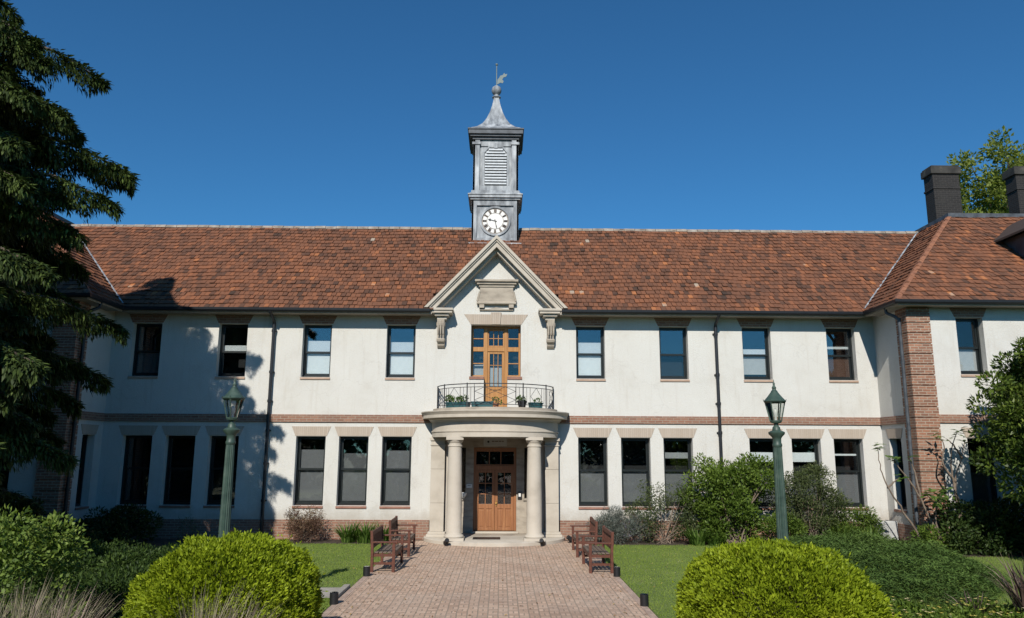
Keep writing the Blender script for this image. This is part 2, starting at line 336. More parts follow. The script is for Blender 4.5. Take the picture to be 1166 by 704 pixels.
for s in (-1, 1): sheet('path_edging', [(s*2.6,-60),(s*2.72,-60),(s*2.72,-.8),(s*2.6,-.8)], .016, paver_edge)
sheet('side_path', [(-14,-9.42),(-2.75,-9.42),(-2.75,-8.35),(-14,-8.35)], .014, concrete)
struct(MB().box(-2.86,-2.74,-9.45,-8.3,0,.07).build('kerb', concrete, bevel=.01))

# ------------------------------------------------------------------ the building
B = thing('main_building', 'long two storey cream building with red tiled roof and brick corner piers', 'building')
def wall_grid(mb, x0, x1, z0, z1, y, holes, depth):
    """front sheet with real openings and their reveals (xz plane, facing -y)"""
    xs = sorted({x0, x1, *[h[0] for h in holes], *[h[1] for h in holes]}); zs = sorted({z0, z1, *[h[2] for h in holes], *[h[3] for h in holes]})
    inside = lambda a, b: any(h[0] < a < h[1] and h[2] < b < h[3] for h in holes)
    for i in range(len(xs)-1):
        for k in range(len(zs)-1):
            a, b, c, d = xs[i], xs[i+1], zs[k], zs[k+1]; cx, cz = (a+b)/2, (c+d)/2
            if not (x0 <= cx <= x1 and z0 <= cz <= z1): continue
            if not inside(cx, cz): mb.quad((a,y,c),(b,y,c),(b,y,d),(a,y,d)); continue
            if i == 0 or not inside((xs[i-1]+a)/2, cz): mb.quad((a,y,c),(a,y,d),(a,y+depth,d),(a,y+depth,c))
            if i == len(xs)-2 or not inside((b+xs[i+2])/2, cz): mb.quad((b,y,c),(b,y+depth,c),(b,y+depth,d),(b,y,d))
            if k == 0 or not inside(cx, (zs[k-1]+c)/2): mb.quad((a,y,c),(a,y+depth,c),(b,y+depth,c),(b,y,c))
            if k == len(zs)-2 or not inside(cx, (d+zs[k+2])/2): mb.quad((a,y,d),(b,y,d),(b,y+depth,d),(a,y+depth,d))
UP_X = [-11.0,-8.3,-5.65,-3.0,3.0,5.65,8.3,11.0]; GF_X = [-11.0,-9.68,-8.35,-5.68,-4.36,-3.03,3.03,4.36,5.68,8.36,9.68,11.0]
UZ0, UZ1, GZ0, GZ1, HW = 4.9, 6.58, .99, 3.07, .455
WR = .36
holes = [(x-HW, x+HW, UZ0, UZ1) for x in UP_X] + [(x-HW, x+HW, GZ0, GZ1) for x in GF_X]
holes += [(-.79, .79, 4.95, 6.6), (-.37, .37, 3.88, 4.95), (-1.3, 1.3, .1, 3.04)]
wb = MB(); wall_grid(wb, -12.08, 12.08, .57, 7.0, 0, holes, WR)
wb.prism([(-1.98,7.0),(1.98,7.0),(0,9.1)], 0, .3)
wb.build('wall', stucco, B)
back = MB().box(-24,24,8.6,8.8,0,7.0).box(-23.9,23.9,0.9,1.0,3.1,3.6); back.build('wall', stucco, B)
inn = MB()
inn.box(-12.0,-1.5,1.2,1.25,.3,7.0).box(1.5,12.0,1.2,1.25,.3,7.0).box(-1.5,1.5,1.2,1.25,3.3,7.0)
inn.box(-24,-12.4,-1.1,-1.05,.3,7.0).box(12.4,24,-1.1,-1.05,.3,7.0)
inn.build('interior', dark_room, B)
def plinth(mb, x0, x1, y, h=.58): mb.box(x0, x1, y-.03, y+.2, 0, h)
pb = MB(); plinth(pb, -12.05, -1.98, 0); plinth(pb, 1.98, 12.05, 0); pb.build('brick_plinth', brick, B, bevel=.006)
sb = MB().box(-12.06,-2.0,-.045,.1,3.50,3.735).box(2.0,12.06,-.045,.1,3.50,3.735); sb.build('string_course', brick, B, bevel=.006)

# wings, mirrored about the axis
WING = [(13.92, .37)]
def wing(s):
    def put(mb): return mb if s > 0 else mb.mirror()
    m = MB(); hs = [(13.92-.40, 13.92+.40, UZ0, UZ1), (13.92-.42, 13.92+.42, GZ0, GZ1), (18.2,19.0,UZ0,UZ1), (18.2,19.0,GZ0,GZ1)]
    wall_grid(m, 12.08, 24, .57, 7.0, -2.05, hs, WR)
    # inner side wall with its narrow ground floor window
    n = MB(); wall_grid(n, -2.05, 0, .57, 7.0, 0, [(-1.12,-.42,GZ0,GZ1)], .3)
    m.add([(12.08 + y, x, z) for x, y, z in n.v], [tuple(reversed(f)) for f in n.f])
    m.box(23.9, 24.1, -2.0, 8.7, 0, 7.0)
    put(m).build('wall', stucco, B)
    p = MB(); p.box(12.70, 24, -2.08, -1.9, 0, .58).box(12.05, 12.2, -1.9, -.02, 0, .58); put(p).build('brick_plinth', brick, B)
    p = MB(); p.box(12.70, 24, -2.095, -1.95, 3.50, 3.735).box(12.035, 12.2, -1.95, -.05, 3.50, 3.735); put(p).build('string_course', brick, B)
    q = MB(); z = 0; k = 0
    while z < 6.86:
        h = min(.305, 6.86 - z); q.box(12.0, 12.70, -2.17, -1.55, z, z+h-.024)
        q.box(12.028, 12.675, -2.142, -1.6, z+h-.024, z+h); z += h
    put(q).build('corner_pier', brick_pier, B, bevel=.008)
    # eaves of this wing
    e = MB(); e.box(11.62, 24.4, -2.5, -2.05, 6.86, 6.89).box(11.62, 12.08, -2.049, -.5, 6.86, 6.89)
    e.box(11.60, 24.4, -2.53, -2.501, 6.84, 6.97).box(11.60, 11.629, -2.50, -.55, 6.84, 6.97); put(e).build('soffit', soffit_m, B)
    gt = MB(); gt.prismx([(-2.66,6.99),(-2.65,6.92),(-2.61,6.88),(-2.56,6.88),(-2.533,6.92),(-2.533,6.99)], 11.47, 24.5)
    gt.prism([(11.47,6.99),(11.48,6.92),(11.52,6.88),(11.57,6.88),(11.597,6.92),(11.597,6.99)], -2.54, -.55); put(gt).build('gutter', gutter_m, B)
    d = MB(); d.tube([(11.62,-1.75,6.9),(11.64,-1.76,6.74),(11.80,-1.9,6.62),(11.90,-1.95,6.5)], .05, 10); d.tube([(11.90,-1.95,6.56),(11.90,-1.95,.1)], .05, 10)
    for zz in (5.2, 3.3, 1.5): d.tube([(11.90,-1.95,zz),(11.90,-1.95,zz+.09)], .066, 10)
    put(d).build('downpipe', gutter_m if s < 0 else lead_dark, B, smooth=True)
for s in (1, -1): wing(s)

# ---- tiled roof slopes
SL = math.atan(.866); SLEN = 4.6/math.cos(SL)
def tile_slope(bm, O, e, L, up, planes):
    """courses of separate overlapping clay tiles from the eave line O + e*t upwards, cut along hips and valleys"""
    lay = bm.faces.layers.float.get('rnd') or bm.faces.layers.float.new('rnd')
    tmp = bmesh.new(); tl = tmp.faces.layers.float.new('rnd'); O = Vector(O); e = Vector(e); up = Vector(up).normalized(); n = e.cross(up).normalized()
    if n.z < 0: n = -n
    EXP = .262; TW = .155; rows = int(SLEN/EXP)+1; cols = int(L/TW)+2
    for i in range(rows):
        off = (i % 2)*.5*TW - TW + random.uniform(-.012,.012)
        for j in range(cols):
            a = off + j*TW + random.uniform(-.004,.004); b = a + TW - random.uniform(.006,.02); lo = i*EXP - .05 + random.gauss(0,.009); hi = min(lo + EXP + .07, SLEN)
            if hi <= lo: continue
            h0 = .044 + random.gauss(0,.008); h1 = .002; sk = random.gauss(0,.004)
            sag = .016*math.sin(a*.9+i*.05) + .010*math.sin(a*2.3+i*.4+1)
            P = lambda t, s_, h: O + e*t + up*(s_+sag) + n*(h+sag*.7)
            v = [tmp.verts.new(p) for p in (P(a,lo+sk,h0), P(b,lo-sk,h0), P(b,hi,h1+.006), P(a,hi,h1+.006), P(a,lo+sk,h0-.026), P(b,lo-sk,h0-.026), P(a,hi,h1-.02), P(b,hi,h1-.02))]
            rv = min(max(random.gauss(.47,.2), 0), .86)
            if random.random() < .02: rv = random.uniform(.95,1.04)
            if random.random() < .03: rv = 0
            if random.random() < .0015: rv = 1.3
            for f in ((0,1,2,3),(4,5,1,0),(4,0,3,6),(1,5,7,2)):
                tmp.faces.new([v[q] for q in f])[tl] = rv
    for pt, pn in planes:
        bmesh.ops.bisect_plane(tmp, geom=tmp.verts[:]+tmp.edges[:]+tmp.faces[:], plane_co=pt, plane_no=pn, clear_outer=True)
    tmp.normal_update()
    mp = {v: bm.verts.new(v.co) for v in tmp.verts}
    for f in tmp.faces: bm.faces.new([mp[v] for v in f.verts])[lay] = f[tl]
    tmp.free()
def bm_build(bm, name, mat, parent, mirror=False):
    if mirror:
        for v in bm.verts: v.co.x = -v.co.x
        bmesh.ops.reverse_faces(bm, faces=bm.faces)
    me = bpy.data.meshes.new(name); bm.to_mesh(me); bm.free(); return obj(name, me, mat, parent)
EZ = 6.98; YR, ZR = 4.05, 6.98+4.6*.866
bm = bmesh.new()
tile_slope(bm, (-16.2,-.55,EZ), (1,0,0), 32.4, (0,1,.866), [((11.55,-.55,0),(1,-1,0)), ((-11.55,-.55,0),(-1,-1,0))])
kill = [f for f in bm.faces if abs(f.calc_center_median().x) < 2.0 and f.calc_center_median().y < .27]
bmesh.ops.delete(bm, geom=kill, context='FACES')
main_roof = bm_build(bm, 'roof', tile_m, B)
dk = MB(); zc = EZ-.03+.75*.866
dk.quad((-16.2,-.5,EZ-.03),(-2,-.5,EZ-.03),(-2,.25,zc),(-16.2,.25,zc)).quad((2,-.5,EZ-.03),(16.2,-.5,EZ-.03),(16.2,.25,zc),(2,.25,zc)).quad((-16.2,.25,zc),(16.2,.25,zc),(16.2,YR,ZR-.03),(-16.2,YR,ZR-.03)); dk.quad((-16.2,YR,ZR-.03),(16.2,YR,ZR-.03),(16.2,8.9,EZ-.2),(-16.2,8.9,EZ-.2))
dk.build('roof_deck', deck_m, main_roof)
for xa, xb in ((-16.1,-1.0), (.82,16.1)):
    rc = MB(); x = xa
    while x < xb:
        z = ZR + random.uniform(-.008,.008); rc.prismx([(YR-.13,z-.075),(YR-.10,z+.0),(YR-.04,z+.045),(YR+.04,z+.045),(YR+.10,z),(YR+.13,z-.075)], x, min(x+.385, xb))
        x += .4
    rc.build('ridge_cap', mortar_m, main_roof)
def wing_roof(s):
    bm = bmesh.new()
    tile_slope(bm, (11.55,8.0,EZ), (0,-1,0), 11, (1,0,.866), [((11.55,-2.55,0),(1,-1,0)), ((11.55,-.55,0),(-1,1,0))])
    tile_slope(bm, (11.3,-2.55,EZ), (1,0,0), 13.5, (0,1,.866), [((11.55,-2.55,0),(-1,1,0)), ((24.5,-2.55,0),(1,1,0))])
    r = bm_build(bm, 'roof', tile_m, B, s < 0)
    def put(mb): return mb if s > 0 else mb.mirror()
    t = 4.6; z = ZR
    d = MB(); d.quad((11.6,-2.5,EZ-.03),(24.4,-2.5,EZ-.03),(24.5-t,-2.55+t,z-.03),(11.55+t,-2.55+t,z-.03)).quad((11.6,-2.5,EZ-.03),(11.55+t,-2.55+t,z-.03),(11.55+t,9,z-.03),(11.6,9,EZ-.03))
    d.quad((24.4,-2.5,EZ-.03),(24.4,9,EZ-.03),(24.5-t,9,z-.03),(24.5-t,-2.55+t,z-.03)); d.quad((11.55+t,-2.55+t,z-.02),(24.5-t,-2.55+t,z-.02),(24.5-t,9,z-.02),(11.55+t,9,z-.02)); put(d).build('roof_deck', deck_m, r)
    put(MB().box(11.5+t, 24.55-t, -2.62+t, -2.40+t, z-.05, z+.13)).build('ridge_cap', lead_dark, r); put(MB().box(11.5+t, 11.72+t, -2.398+t, 6, z-.05, z+.12)).build('ridge_cap', lead_dark, r)
    h = MB(); k = 0.03
    dirv = Vector((1,1,.866)); nn = 17
    for i in range(nn):
        a = Vector((11.55,-2.55,EZ)) + dirv*(t*i/nn); b = Vector((11.55,-2.55,EZ)) + dirv*(t*(i+1)/nn - .008); lat = Vector((1,-1,0)).normalized()*.10; u = Vector((0,0,1))
        c0, c1 = random.uniform(.045,.06), random.uniform(.075,.09)
        h.add([a-lat+u*.0, a+u*c1, a+lat+u*.0, b-lat+u*.0, b+u*c0, b+lat+u*.0], [(0,1,4,3),(1,2,5,4),(0,2,1),(3,4,5)])
    hb = M_hip; put(h).build('hip_cap', hb, r)
    v = MB(); a = Vector((11.55,-.55,EZ)); dv = Vector((1,1,.866)); p0, p1 = a+dv*.1, a+dv*t; l1 = Vector((-.05,0,0)); l2 = Vector((0,-.0,0)); u = Vector((0,0,.055))
    v.quad(p0+l1+u, p0+Vector((.03,0,.085)), p1+Vector((.03,0,.085)), p1+l1+u); put(v).build('valley_flashing', lead, r)
    return r
M_hip = M_noise('hip_tiles', [(.3, (.20,.085,.05)), (.6, (.30,.125,.065)), (.8, (.36,.19,.11))], 4, .9)
roof_r = wing_roof(1); roof_l = wing_roof(-1)
# main eaves
e = MB()
for a, b in ((-11.6,-2.0), (2.0,11.6)): e.box(a, b, -.5, 0, 6.86, 6.89).box(a, b, -.53, -.501, 6.84, 6.97)
e.build('soffit', soffit_m, B)
gt = MB()
for a, b in ((-11.5,-2.05), (2.05,11.5)): gt.prismx([(-.66,6.99),(-.65,6.92),(-.61,6.88),(-.56,6.88),(-.533,6.92),(-.533,6.99)], a, b)
gt.build('gutter', gutter_m, B)
for xx in (-7.0, 6.98):
    d = MB(); d.tube([(xx,-.58,6.9),(xx,-.56,6.84),(xx,-.14,6.66),(xx,-.1,6.55)], .045, 10).tube([(xx,-.1,6.6),(xx,-.1,.12)], .05, 10)
    for zz in (6.3, 5.0, 4.1, 3.2, 2.2, 1.1): d.tube([(xx,-.1,zz),(xx,-.1,zz+.08)], .066, 10).box(xx-.085, xx+.085, -.05, -.01, zz+.02, zz+.06)
    d.build('downpipe', gutter_m, B, smooth=True)

# chimneys on the flat of the right wing, dormer
def chimney(x0, x1, y0, y1):
    c = MB().box(x0, x1, y0, y1, 10.9, 13.4).box(x0-.03, x1+.03, y0-.03, y1+.03, 12.72, 12.80).build('chimney', chim_m, roof_r, bevel=.01)
    MB().box(x0-.07, x1+.07, y0-.07, y1+.07, 13.33, 13.62).box(x0-.03, x1+.03, y0-.03, y1+.03, 13.62, 13.68).build('chimney_cap', M_soot, c, bevel=.025)
M_soot = M_noise('sooty_render', [(.3, (.025,.024,.022)), (.6, (.055,.052,.046)), (.8, (.12,.11,.085))], 3, .95)
# chimneys are parts of the roof
chimney(16.88, 17.92, 4.0, 4.62); chimney(20.15, 21.17, 4.0, 4.62)
dm = MB(); 
dm.prismx([(-1.35,7.9),(-1.35,9.6),(.55,9.6)], 16.9, 19.2); dm.build('dormer', lead_dark, B)
dorm = bpy.data.objects['dormer']
MB().prism([(16.6,9.62),(17.9,10.5),(19.5,9.62),(19.5,9.55),(17.9,10.41),(16.6,9.55)], -1.75, 1.3).build('dormer_roof', deck_m, dorm)
MB().box(17.3, 18.8, -1.37, -1.36, 8.5, 9.4).build('pane', glass, dorm)

# ---- pediment over the axis
def rake(v0, v1):                  # band between two vertical offsets under the outer rake line, cut level at 7.04
    k = 2.35/2.24; out = []
    for s in (1, -1):
        a0, a1 = 9.39 - v0, 9.39 - v1; out.append([(0, a0), (s*(a0-7.04)/k, 7.04), (s*(a1-7.04)/k, 7.04), (0, a1)])
    return out
ped = MB()
for v0, v1, yf in ((0,.12,-.62), (.12,.19,-.57), (.19,.37,-.52), (.37,.50,-.34)):
    for poly in rake(v0, v1): ped.prism(poly, yf, 0.0 if v0 else 2.2)
ped = ped.build('pediment', stone, B)
for s in (1, -1):
    k = MB(); x0, x1 = sorted((s*1.34, s*2.06))
    k.box(x0, x1, -.57, 0, 6.96, 7.036).box(x0+.03, x1-.03, -.53, 0, 6.88, 6.96).box(x0+.14, x1-.14, -.45, 0, 6.80, 6.88).box(x0+.21, x1-.21, -.36, 0, 6.70, 6.80)
    k.build('cornice_return', stone, ped, bevel=.012)
    c = MB(); cx = s*1.73
    prof = [(0,6.70),(-.36,6.70),(-.36,6.52),(-.31,6.43),(-.24,6.33),(-.20,6.23),(-.22,6.14),(-.25,6.09),(-.22,6.02),(-.13,5.97),(-.11,5.9),(-.05,5.84),(0,5.82)]
    c.prismx(prof, cx-.115, cx+.115); c.tube([(cx-.135,-.26,6.54),(cx+.135,-.26,6.54)], .085, 14); c.tube([(cx-.135,-.13,6.08),(cx+.135,-.13,6.08)], .065, 14)
    for dx in (-.08,0,.08): c.box(cx+dx-.02, cx+dx+.02, -.375, -.34, 6.22, 6.68)
    c.build('bracket', stone_worn, ped, bevel=.008)
sh = MB(); sh.prism([(-.60,7.32),(-.52,7.62),(-.52,7.80),(.54,7.80),(.54,7.62),(.62,7.32),(.54,7.24),(-.52,7.24)], -.10, 0)
sh.box(-.68,.70,-.24,0,7.96,8.03).box(-.62,.64,-.18,0,7.88,7.96).box(-.56,.58,-.13,0,7.80,7.88)
sh.box(-.54,-.38,-.13,0,7.12,7.235).box(.40,.56,-.13,0,7.12,7.235).prism([(-.53,7.10),(-.25,7.10),(.0,7.16),(.27,7.10),(.55,7.10),(.55,7.05),(-.53,7.05)], -.06, 0)
sh.tube([(-.62,-.1,7.28),(.64,-.1,7.28)], .05, 10).tube([(-.52,-.08,7.66),(-.60,-.08,7.34)], .04, 8).tube([(.54,-.08,7.66),(.62,-.08,7.34)], .04, 8)
sh.build('cartouche', stone_worn, ped, bevel=.01)
MB().prism([(-.80,6.605),(.80,6.605),(1.02,6.93),(-1.02,6.93)], -.012, .1).prism([(-.13,6.605),(.13,6.605),(.17,6.99),(-.17,6.99)], -.05, .1).build('lintel', lintel_m, B)

# ---- sash windows (frame > pane, sash bars, blind, sill, lintel)
CACHE = {}
def cached(key, fn):
    if key not in CACHE: CACHE[key] = fn()
    return CACHE[key]
def part(key, name, fn, mat, parent, loc=(0,0,0)):
    if key in CACHE:
        o = bpy.data.objects.new(name, CACHE[key]); COL.objects.link(o); o.parent = parent; o.location = loc; return o
    o = fn().build(name, mat, parent, loc); CACHE[key] = o.data; return o
def window(cx, y, z0, z1, hw, kind, up=0., up_m=None, low=None, low_f=1., gl=None, brick_top=True, up_from=0.):
    h = z1 - z0; k = (kind, round(hw, 3)); d = .28; mid = h*(.48 if kind == 'upper' else .52); gl = gl or glass
    fr = MB
    def frame():
        m = MB(); t = .05
        m.box(-hw+.002,-hw+t,d-.06,d+.04,0,h-.003).box(hw-t,hw-.002,d-.06,d+.04,0,h-.003).box(-hw+t,hw-t,d-.06,d+.04,h-t,h-.003).box(-hw+t,hw-t,d-.06,d+.04,0,.07)
        return m
    w = part(('frame',)+k, 'window', frame, sash_m, B, (cx, y, z0))
    def sash():
        m = MB(); t = .04; a = hw-.052
        m.box(-a,a,d-.025,d+.025,mid-.03,mid+.03)                       # meeting rail
        m.box(-a,-a+t,d-.02,d+.015,mid+.03,h-.052).box(a-t,a,d-.02,d+.015,mid+.03,h-.052).box(-a+t,a-t,d-.02,d+.015,h-.09,h-.052)
        m.box(-a,-a+t,d+.016,d+.05,.072,mid-.03).box(a-t,a,d+.016,d+.05,.072,mid-.03).box(-a+t,a-t,d+.016,d+.05,.072,.13)
        return m
    part(('sash',)+k, 'sash', sash, sash_m, w)
    part(('pu', gl.name)+k, 'pane', lambda: MB().box(-hw+.06,hw-.06,d-.004,d+.002,mid+.031,h-.06), gl, w)
    part(('pl', glass.name)+k, 'pane', lambda: MB().box(-hw+.06,hw-.06,d+.03,d+.036,.10,mid-.031), glass, w)
    uh = h-.06-mid-.03
    if up: MB().box(-hw+.07,hw-.07,d+.06,d+.066,mid+.03+uh*up_from,mid+.03+uh*(up_from+up)).build('blind', up_m or blind_w, w)
    if low: MB().box(-hw+.07,hw-.07,d+.075,d+.081,.09+(mid-.12)*(1-low_f),mid-.03).build('blind', low, w)
    sm = sill_m if kind == 'ground' else sill_buff
    part(('sill',)+k, 'sill', lambda: MB().prismx([(-.035,-.075),(-.035,-.012),(d-.065,.006),(d-.065,-.075)], -hw-.01, hw+.01), sm, w)
    if brick_top:
        lz = h; t = .30 if kind == 'ground' else .27
        part(('lin',)+k, 'lintel', lambda: MB().prism([(-hw-.03,lz+.012),(hw+.03,lz+.012),(hw+.15,lz+t),(-hw-.15,lz+t)], -.012, .05), lintel_m if kind == 'ground' else brick, w)
    return w
U = dict(zip(UP_X, [dict(low=blind_g), dict(up=.24, low=None), dict(up=.45, low=blind_w, low_f=.93), dict(up=.42, low=blind_w, low_f=.95), dict(up=.45, low=blind_w, low_f=.93),
                    dict(low=None), dict(up=.22, low=blind_m, low_f=.85), dict(up=.10, up_from=.25, low=curtain_b, low_f=1)]))
for x in UP_X: window(x, 0, UZ0, UZ1, HW, 'upper', gl=glass_sky, **U[x])
Gc = [dict(low=None), dict(low=None), dict(low=None), dict(low=blind_g, up=.62, up_m=blind_g), dict(low=blind_g, up=.5, up_m=blind_g, gl=glass_sky), dict(low=blind_g, up=.6, up_m=blind_g),
      dict(low=blind_g), dict(low=blind_g), dict(low=blind_g, up=.2, up_from=.38, up_m=blind_m, gl=glass_sky), dict(low=blind_g, up=.32, up_from=.28, up_m=blind_w), dict(low=blind_g, up=.32, up_from=.28, up_m=blind_w), dict(low=blind_g, up=.06, up_from=.5, up_m=blind_w)]
for x, kw in zip(GF_X, Gc): window(x, 0, GZ0, GZ1, HW, 'ground', **kw)
for s in (1, -1):
    window(s*13.92, -2.05, UZ0, UZ1, .40, 'upper', low=blind_m if s > 0 else None); window(s*13.92, -2.05, GZ0, GZ1, .42, 'ground', low=blind_g)
    window(s*18.6, -2.05, UZ0, UZ1, .40, 'upper'); window(s*18.6, -2.05, GZ0, GZ1, .40, 'ground')
    ww = window(0, 0, GZ0, GZ1, .35, 'ground'); ww.rotation_euler = (0,0,-s*PI/2); ww.location = (s*12.08, -.77, GZ0)

# ---- balcony door and its side lights
bd = MB(); yb = .31
def fbox(m, x0, x1, z0, z1, t, y0, y1):
    m.box(x0, x0+t, y0, y1, z0, z1).box(x1-t, x1, y0, y1, z0, z1).box(x0+t, x1-t, y0, y1, z1-t, z1).box(x0+t, x1-t, y0, y1, z0, z0+t)
fbox(bd, -.785, -.335, 4.96, 6.59, .06, yb, yb+.12); fbox(bd, .335, .785, 4.96, 6.59, .06, yb, yb+.12)
bd.box(-.365,-.27, yb-.02, yb+.13, 3.9, 6.585).box(.27,.365, yb-.02, yb+.13, 3.9, 6.585).box(-.27,.27, yb, yb+.12, 6.5, 6.585)
for a, b in ((-.725,-.366), (.366,.725), (-.269,.269)): bd.box(a, b, yb-.01, yb+.1, 5.78, 5.92)
bd.box(-.725,-.366, yb+.02, yb+.1, 6.18, 6.21).box(.366,.725, yb+.02, yb+.1, 6.18, 6.21).box(-.725,-.366, yb+.02, yb+.1, 5.38, 5.41).box(.366,.725, yb+.02, yb+.1, 5.38, 5.41)
fbox(bd, -.269, .269, 5.925, 6.495, .045, yb+.01, yb+.09); bd.box(-.225,.225, yb+.03, yb+.08, 6.19, 6.215)
for xx in (-.075,.075): bd.box(xx-.011, xx+.011, yb+.03, yb+.08, 5.97, 6.45)
bd = bd.build('balcony_window', orange_wood, B, bevel=.006)
MB().box(-.72,-.37, yb+.055, yb+.06, 5.02, 6.53).box(.37,.72, yb+.055, yb+.06, 5.02, 6.53).box(-.22,.22, yb+.05, yb+.055, 5.96, 6.45).build('pane', glass, bd)
MB().box(-.83,-.372,-.03,.30,4.86,4.945).box(.372,.83,-.03,.30,4.86,4.945).build('sill', sill_m, bd)
MB().box(-.72,-.38, yb+.2, yb+.21, 5.03, 5.37).build('blind', blind_m, bd)
dl = MB(); fbox(dl, -.265, .265, 3.91, 5.775, .07, yb+.02, yb+.08); dl.box(-.195,.195, yb+.02, yb+.08, 4.56, 4.66).box(-.195,.195, yb+.045, yb+.06, 3.98, 4.56)
for xx in (-.07,.07): dl.box(xx-.011, xx+.011, yb+.03, yb+.07, 4.66, 5.705)
dl.box(-.195,.195, yb+.03, yb+.07, 5.33, 5.35)
dl = dl.build('balcony_door', orange_wood, B, bevel=.005)
MB().box(-.19,.19, yb+.05, yb+.055, 4.66, 5.70).build('pane', glass, dl)
MB().box(-.19,.19, yb+.12, yb+.125, 4.68, 5.30).build('blind', blind_m, dl)

# ---- portico
def ell(a, b, n=40, t0=0, t1=PI): return [(-a*math.cos(t0+(t1-t0)*i/n), -b*math.sin(t0+(t1-t0)*i/n)) for i in range(n+1)]
def esweep(mb, prof, a0, b0, n=48):
    """profile (offset, z) swept round a half ellipse standing off the facade"""
    ring = [[(x, y, z) for (x, y) in ell(a0+o, b0+o, n)] for o, z in prof]; vs = [p for r_ in ring for p in r_]; m = n+1
    fs = [(i*m+k, i*m+k+1, (i+1)*m+k+1, (i+1)*m+k) for i in range(len(prof)-1) for k in range(n)]
    return mb.add(vs, fs)
po = MB(); esweep(po, [(.18,0),(.18,.10),(.15,.12),(-1.0,.125)], 1.95, 1.60); po.prismz(ell(1.2,.85,24), .05, .1245)
po = po.build('portico', stone, B, smooth=True)
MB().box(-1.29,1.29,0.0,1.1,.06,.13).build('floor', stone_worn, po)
en = MB(); esweep(en, [(-.42,3.20),(-.42,3.05),(0,3.05),(0,3.185),(.025,3.20),(.025,3.235),(.0,3.245),(.0,3.50),(.05,3.505),(.06,3.545),(.10,3.565),(.11,3.60),(.285,3.61),(.285,3.70),(.30,3.715),(.315,3.75),(.345,3.78),(.345,3.81),(-.02,3.83)], 1.95, 1.66)
en.build('entablature', stone, po, smooth=True)
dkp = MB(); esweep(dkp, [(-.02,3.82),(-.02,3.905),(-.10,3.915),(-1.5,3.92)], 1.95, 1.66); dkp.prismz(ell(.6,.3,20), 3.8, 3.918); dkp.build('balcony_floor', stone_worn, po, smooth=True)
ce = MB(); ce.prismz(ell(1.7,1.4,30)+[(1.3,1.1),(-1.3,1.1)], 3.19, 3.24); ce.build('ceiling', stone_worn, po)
for s in (-1, 1):
    c = MB(); cx, cy = s*1.16, -1.17
    c.box(cx-.30,cx+.30,cy-.30,cy+.30,.122,.20).box(cx-.25,cx+.25,cy-.25,cy+.25,2.96,3.049)
    c.lathe([(.275,.20),(.29,.23),(.275,.27),(.24,.29),(.235,.31),(.222,.34),(.222,1.2),(.212,2.0),(.195,2.74),(.195,2.76),(.215,2.775),(.215,2.80),(.195,2.815),(.195,2.87),(.225,2.90),(.245,2.96)], 36, (cx,cy,0))
    c.build('column', stone, po, smooth=True)
    p = MB(); x0, x1 = sorted((s*1.52, s*1.94)); yf = -.32
    p.box(x0-.09,x1+.09,yf-.09,-.001,.121,.20).box(x0-.05,x1+.05,yf-.05,-.001,.20,.27).box(x0,x1,yf,-.001,.27,1.098).box(x0,x1,yf,-.001,1.102,2.098).box(x0,x1,yf,-.001,2.102,2.80)
    p.box(x0-.03,x1+.03,yf-.03,-.001,2.80,2.84).box(x0,x1,yf,-.001,2.84,2.95).box(x0-.04,x1+.04,yf-.04,-.001,2.95,3.048)
    p.build('pilaster', stone, po, bevel=.01)
    q = MB(); x0, x1 = sorted((s*1.301, s*1.50)); q.box(x0,x1,-.12,-.002,.125,3.05); q.build('pilaster', stone, po)
# recess behind the columns, with the double doors
rcs = MB(); yr = .78
for s in (-1, 1):
    a, b = sorted((s*.68, s*.93)); rcs.box(a, b, yr, yr+.3, .13, 3.19)
    a, b = sorted((s*1.15, s*1.30)); rcs.box(a, b, yr, yr+.3, .13, 3.19); a, b = sorted((s*.93, s*1.15)); rcs.box(a, b, yr, yr+.3, .13, 1.12).box(a, b, yr, yr+.3, 2.75, 3.19).box(a-.03, b+.03, yr-.05, yr+.3, 1.12, 1.18)
    a, b = sorted((s*.68, s*1.30)); rcs.box(a, b, yr-.03, yr-.001, .13, .62)
    a, b = sorted((s*1.30, s*1.36)); rcs.box(a, b, -.001, yr+.3, .13, 3.19)
rcs.box(-.68,.68,yr,yr+.3,2.76,3.19)
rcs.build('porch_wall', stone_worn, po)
for s in (-1, 1):
    a, b = sorted((s*.935, s*1.145)); MB().box(a, b, yr+.15, yr+.16, 1.19, 2.74).build('pane', glass, po)
MB().box(-.74,.74,yr-.22,yr,.131,.185).build('doorstep', stone, po, bevel=.01)
MB().box(-.62,.18,-1.0,-.45,.126,.136).build('doormat', black_m, po)
ed = MB(); yd = yr+.12
ed.box(-.679,-.60,yd-.06,yd+.1,.186,2.755).box(.60,.679,yd-.06,yd+.1,.186,2.755).box(-.60,.60,yd-.06,yd+.1,2.68,2.755).box(-.60,.60,yd-.05,yd+.1,2.06,2.19)
ed.box(-.60,.60,yd-.03,yd+.05,2.19,2.23).box(-.60,.60,yd-.03,yd+.05,2.63,2.68).box(-.20,-.17,yd-.01,yd+.04,2.23,2.63).box(.17,.20,yd-.01,yd+.04,2.23,2.63)
ed = ed.build('entrance_door', door_wood, B, bevel=.006)
MB().box(-.60,.60,yd+.01,yd+.015,2.22,2.64).build('pane', glass, ed)
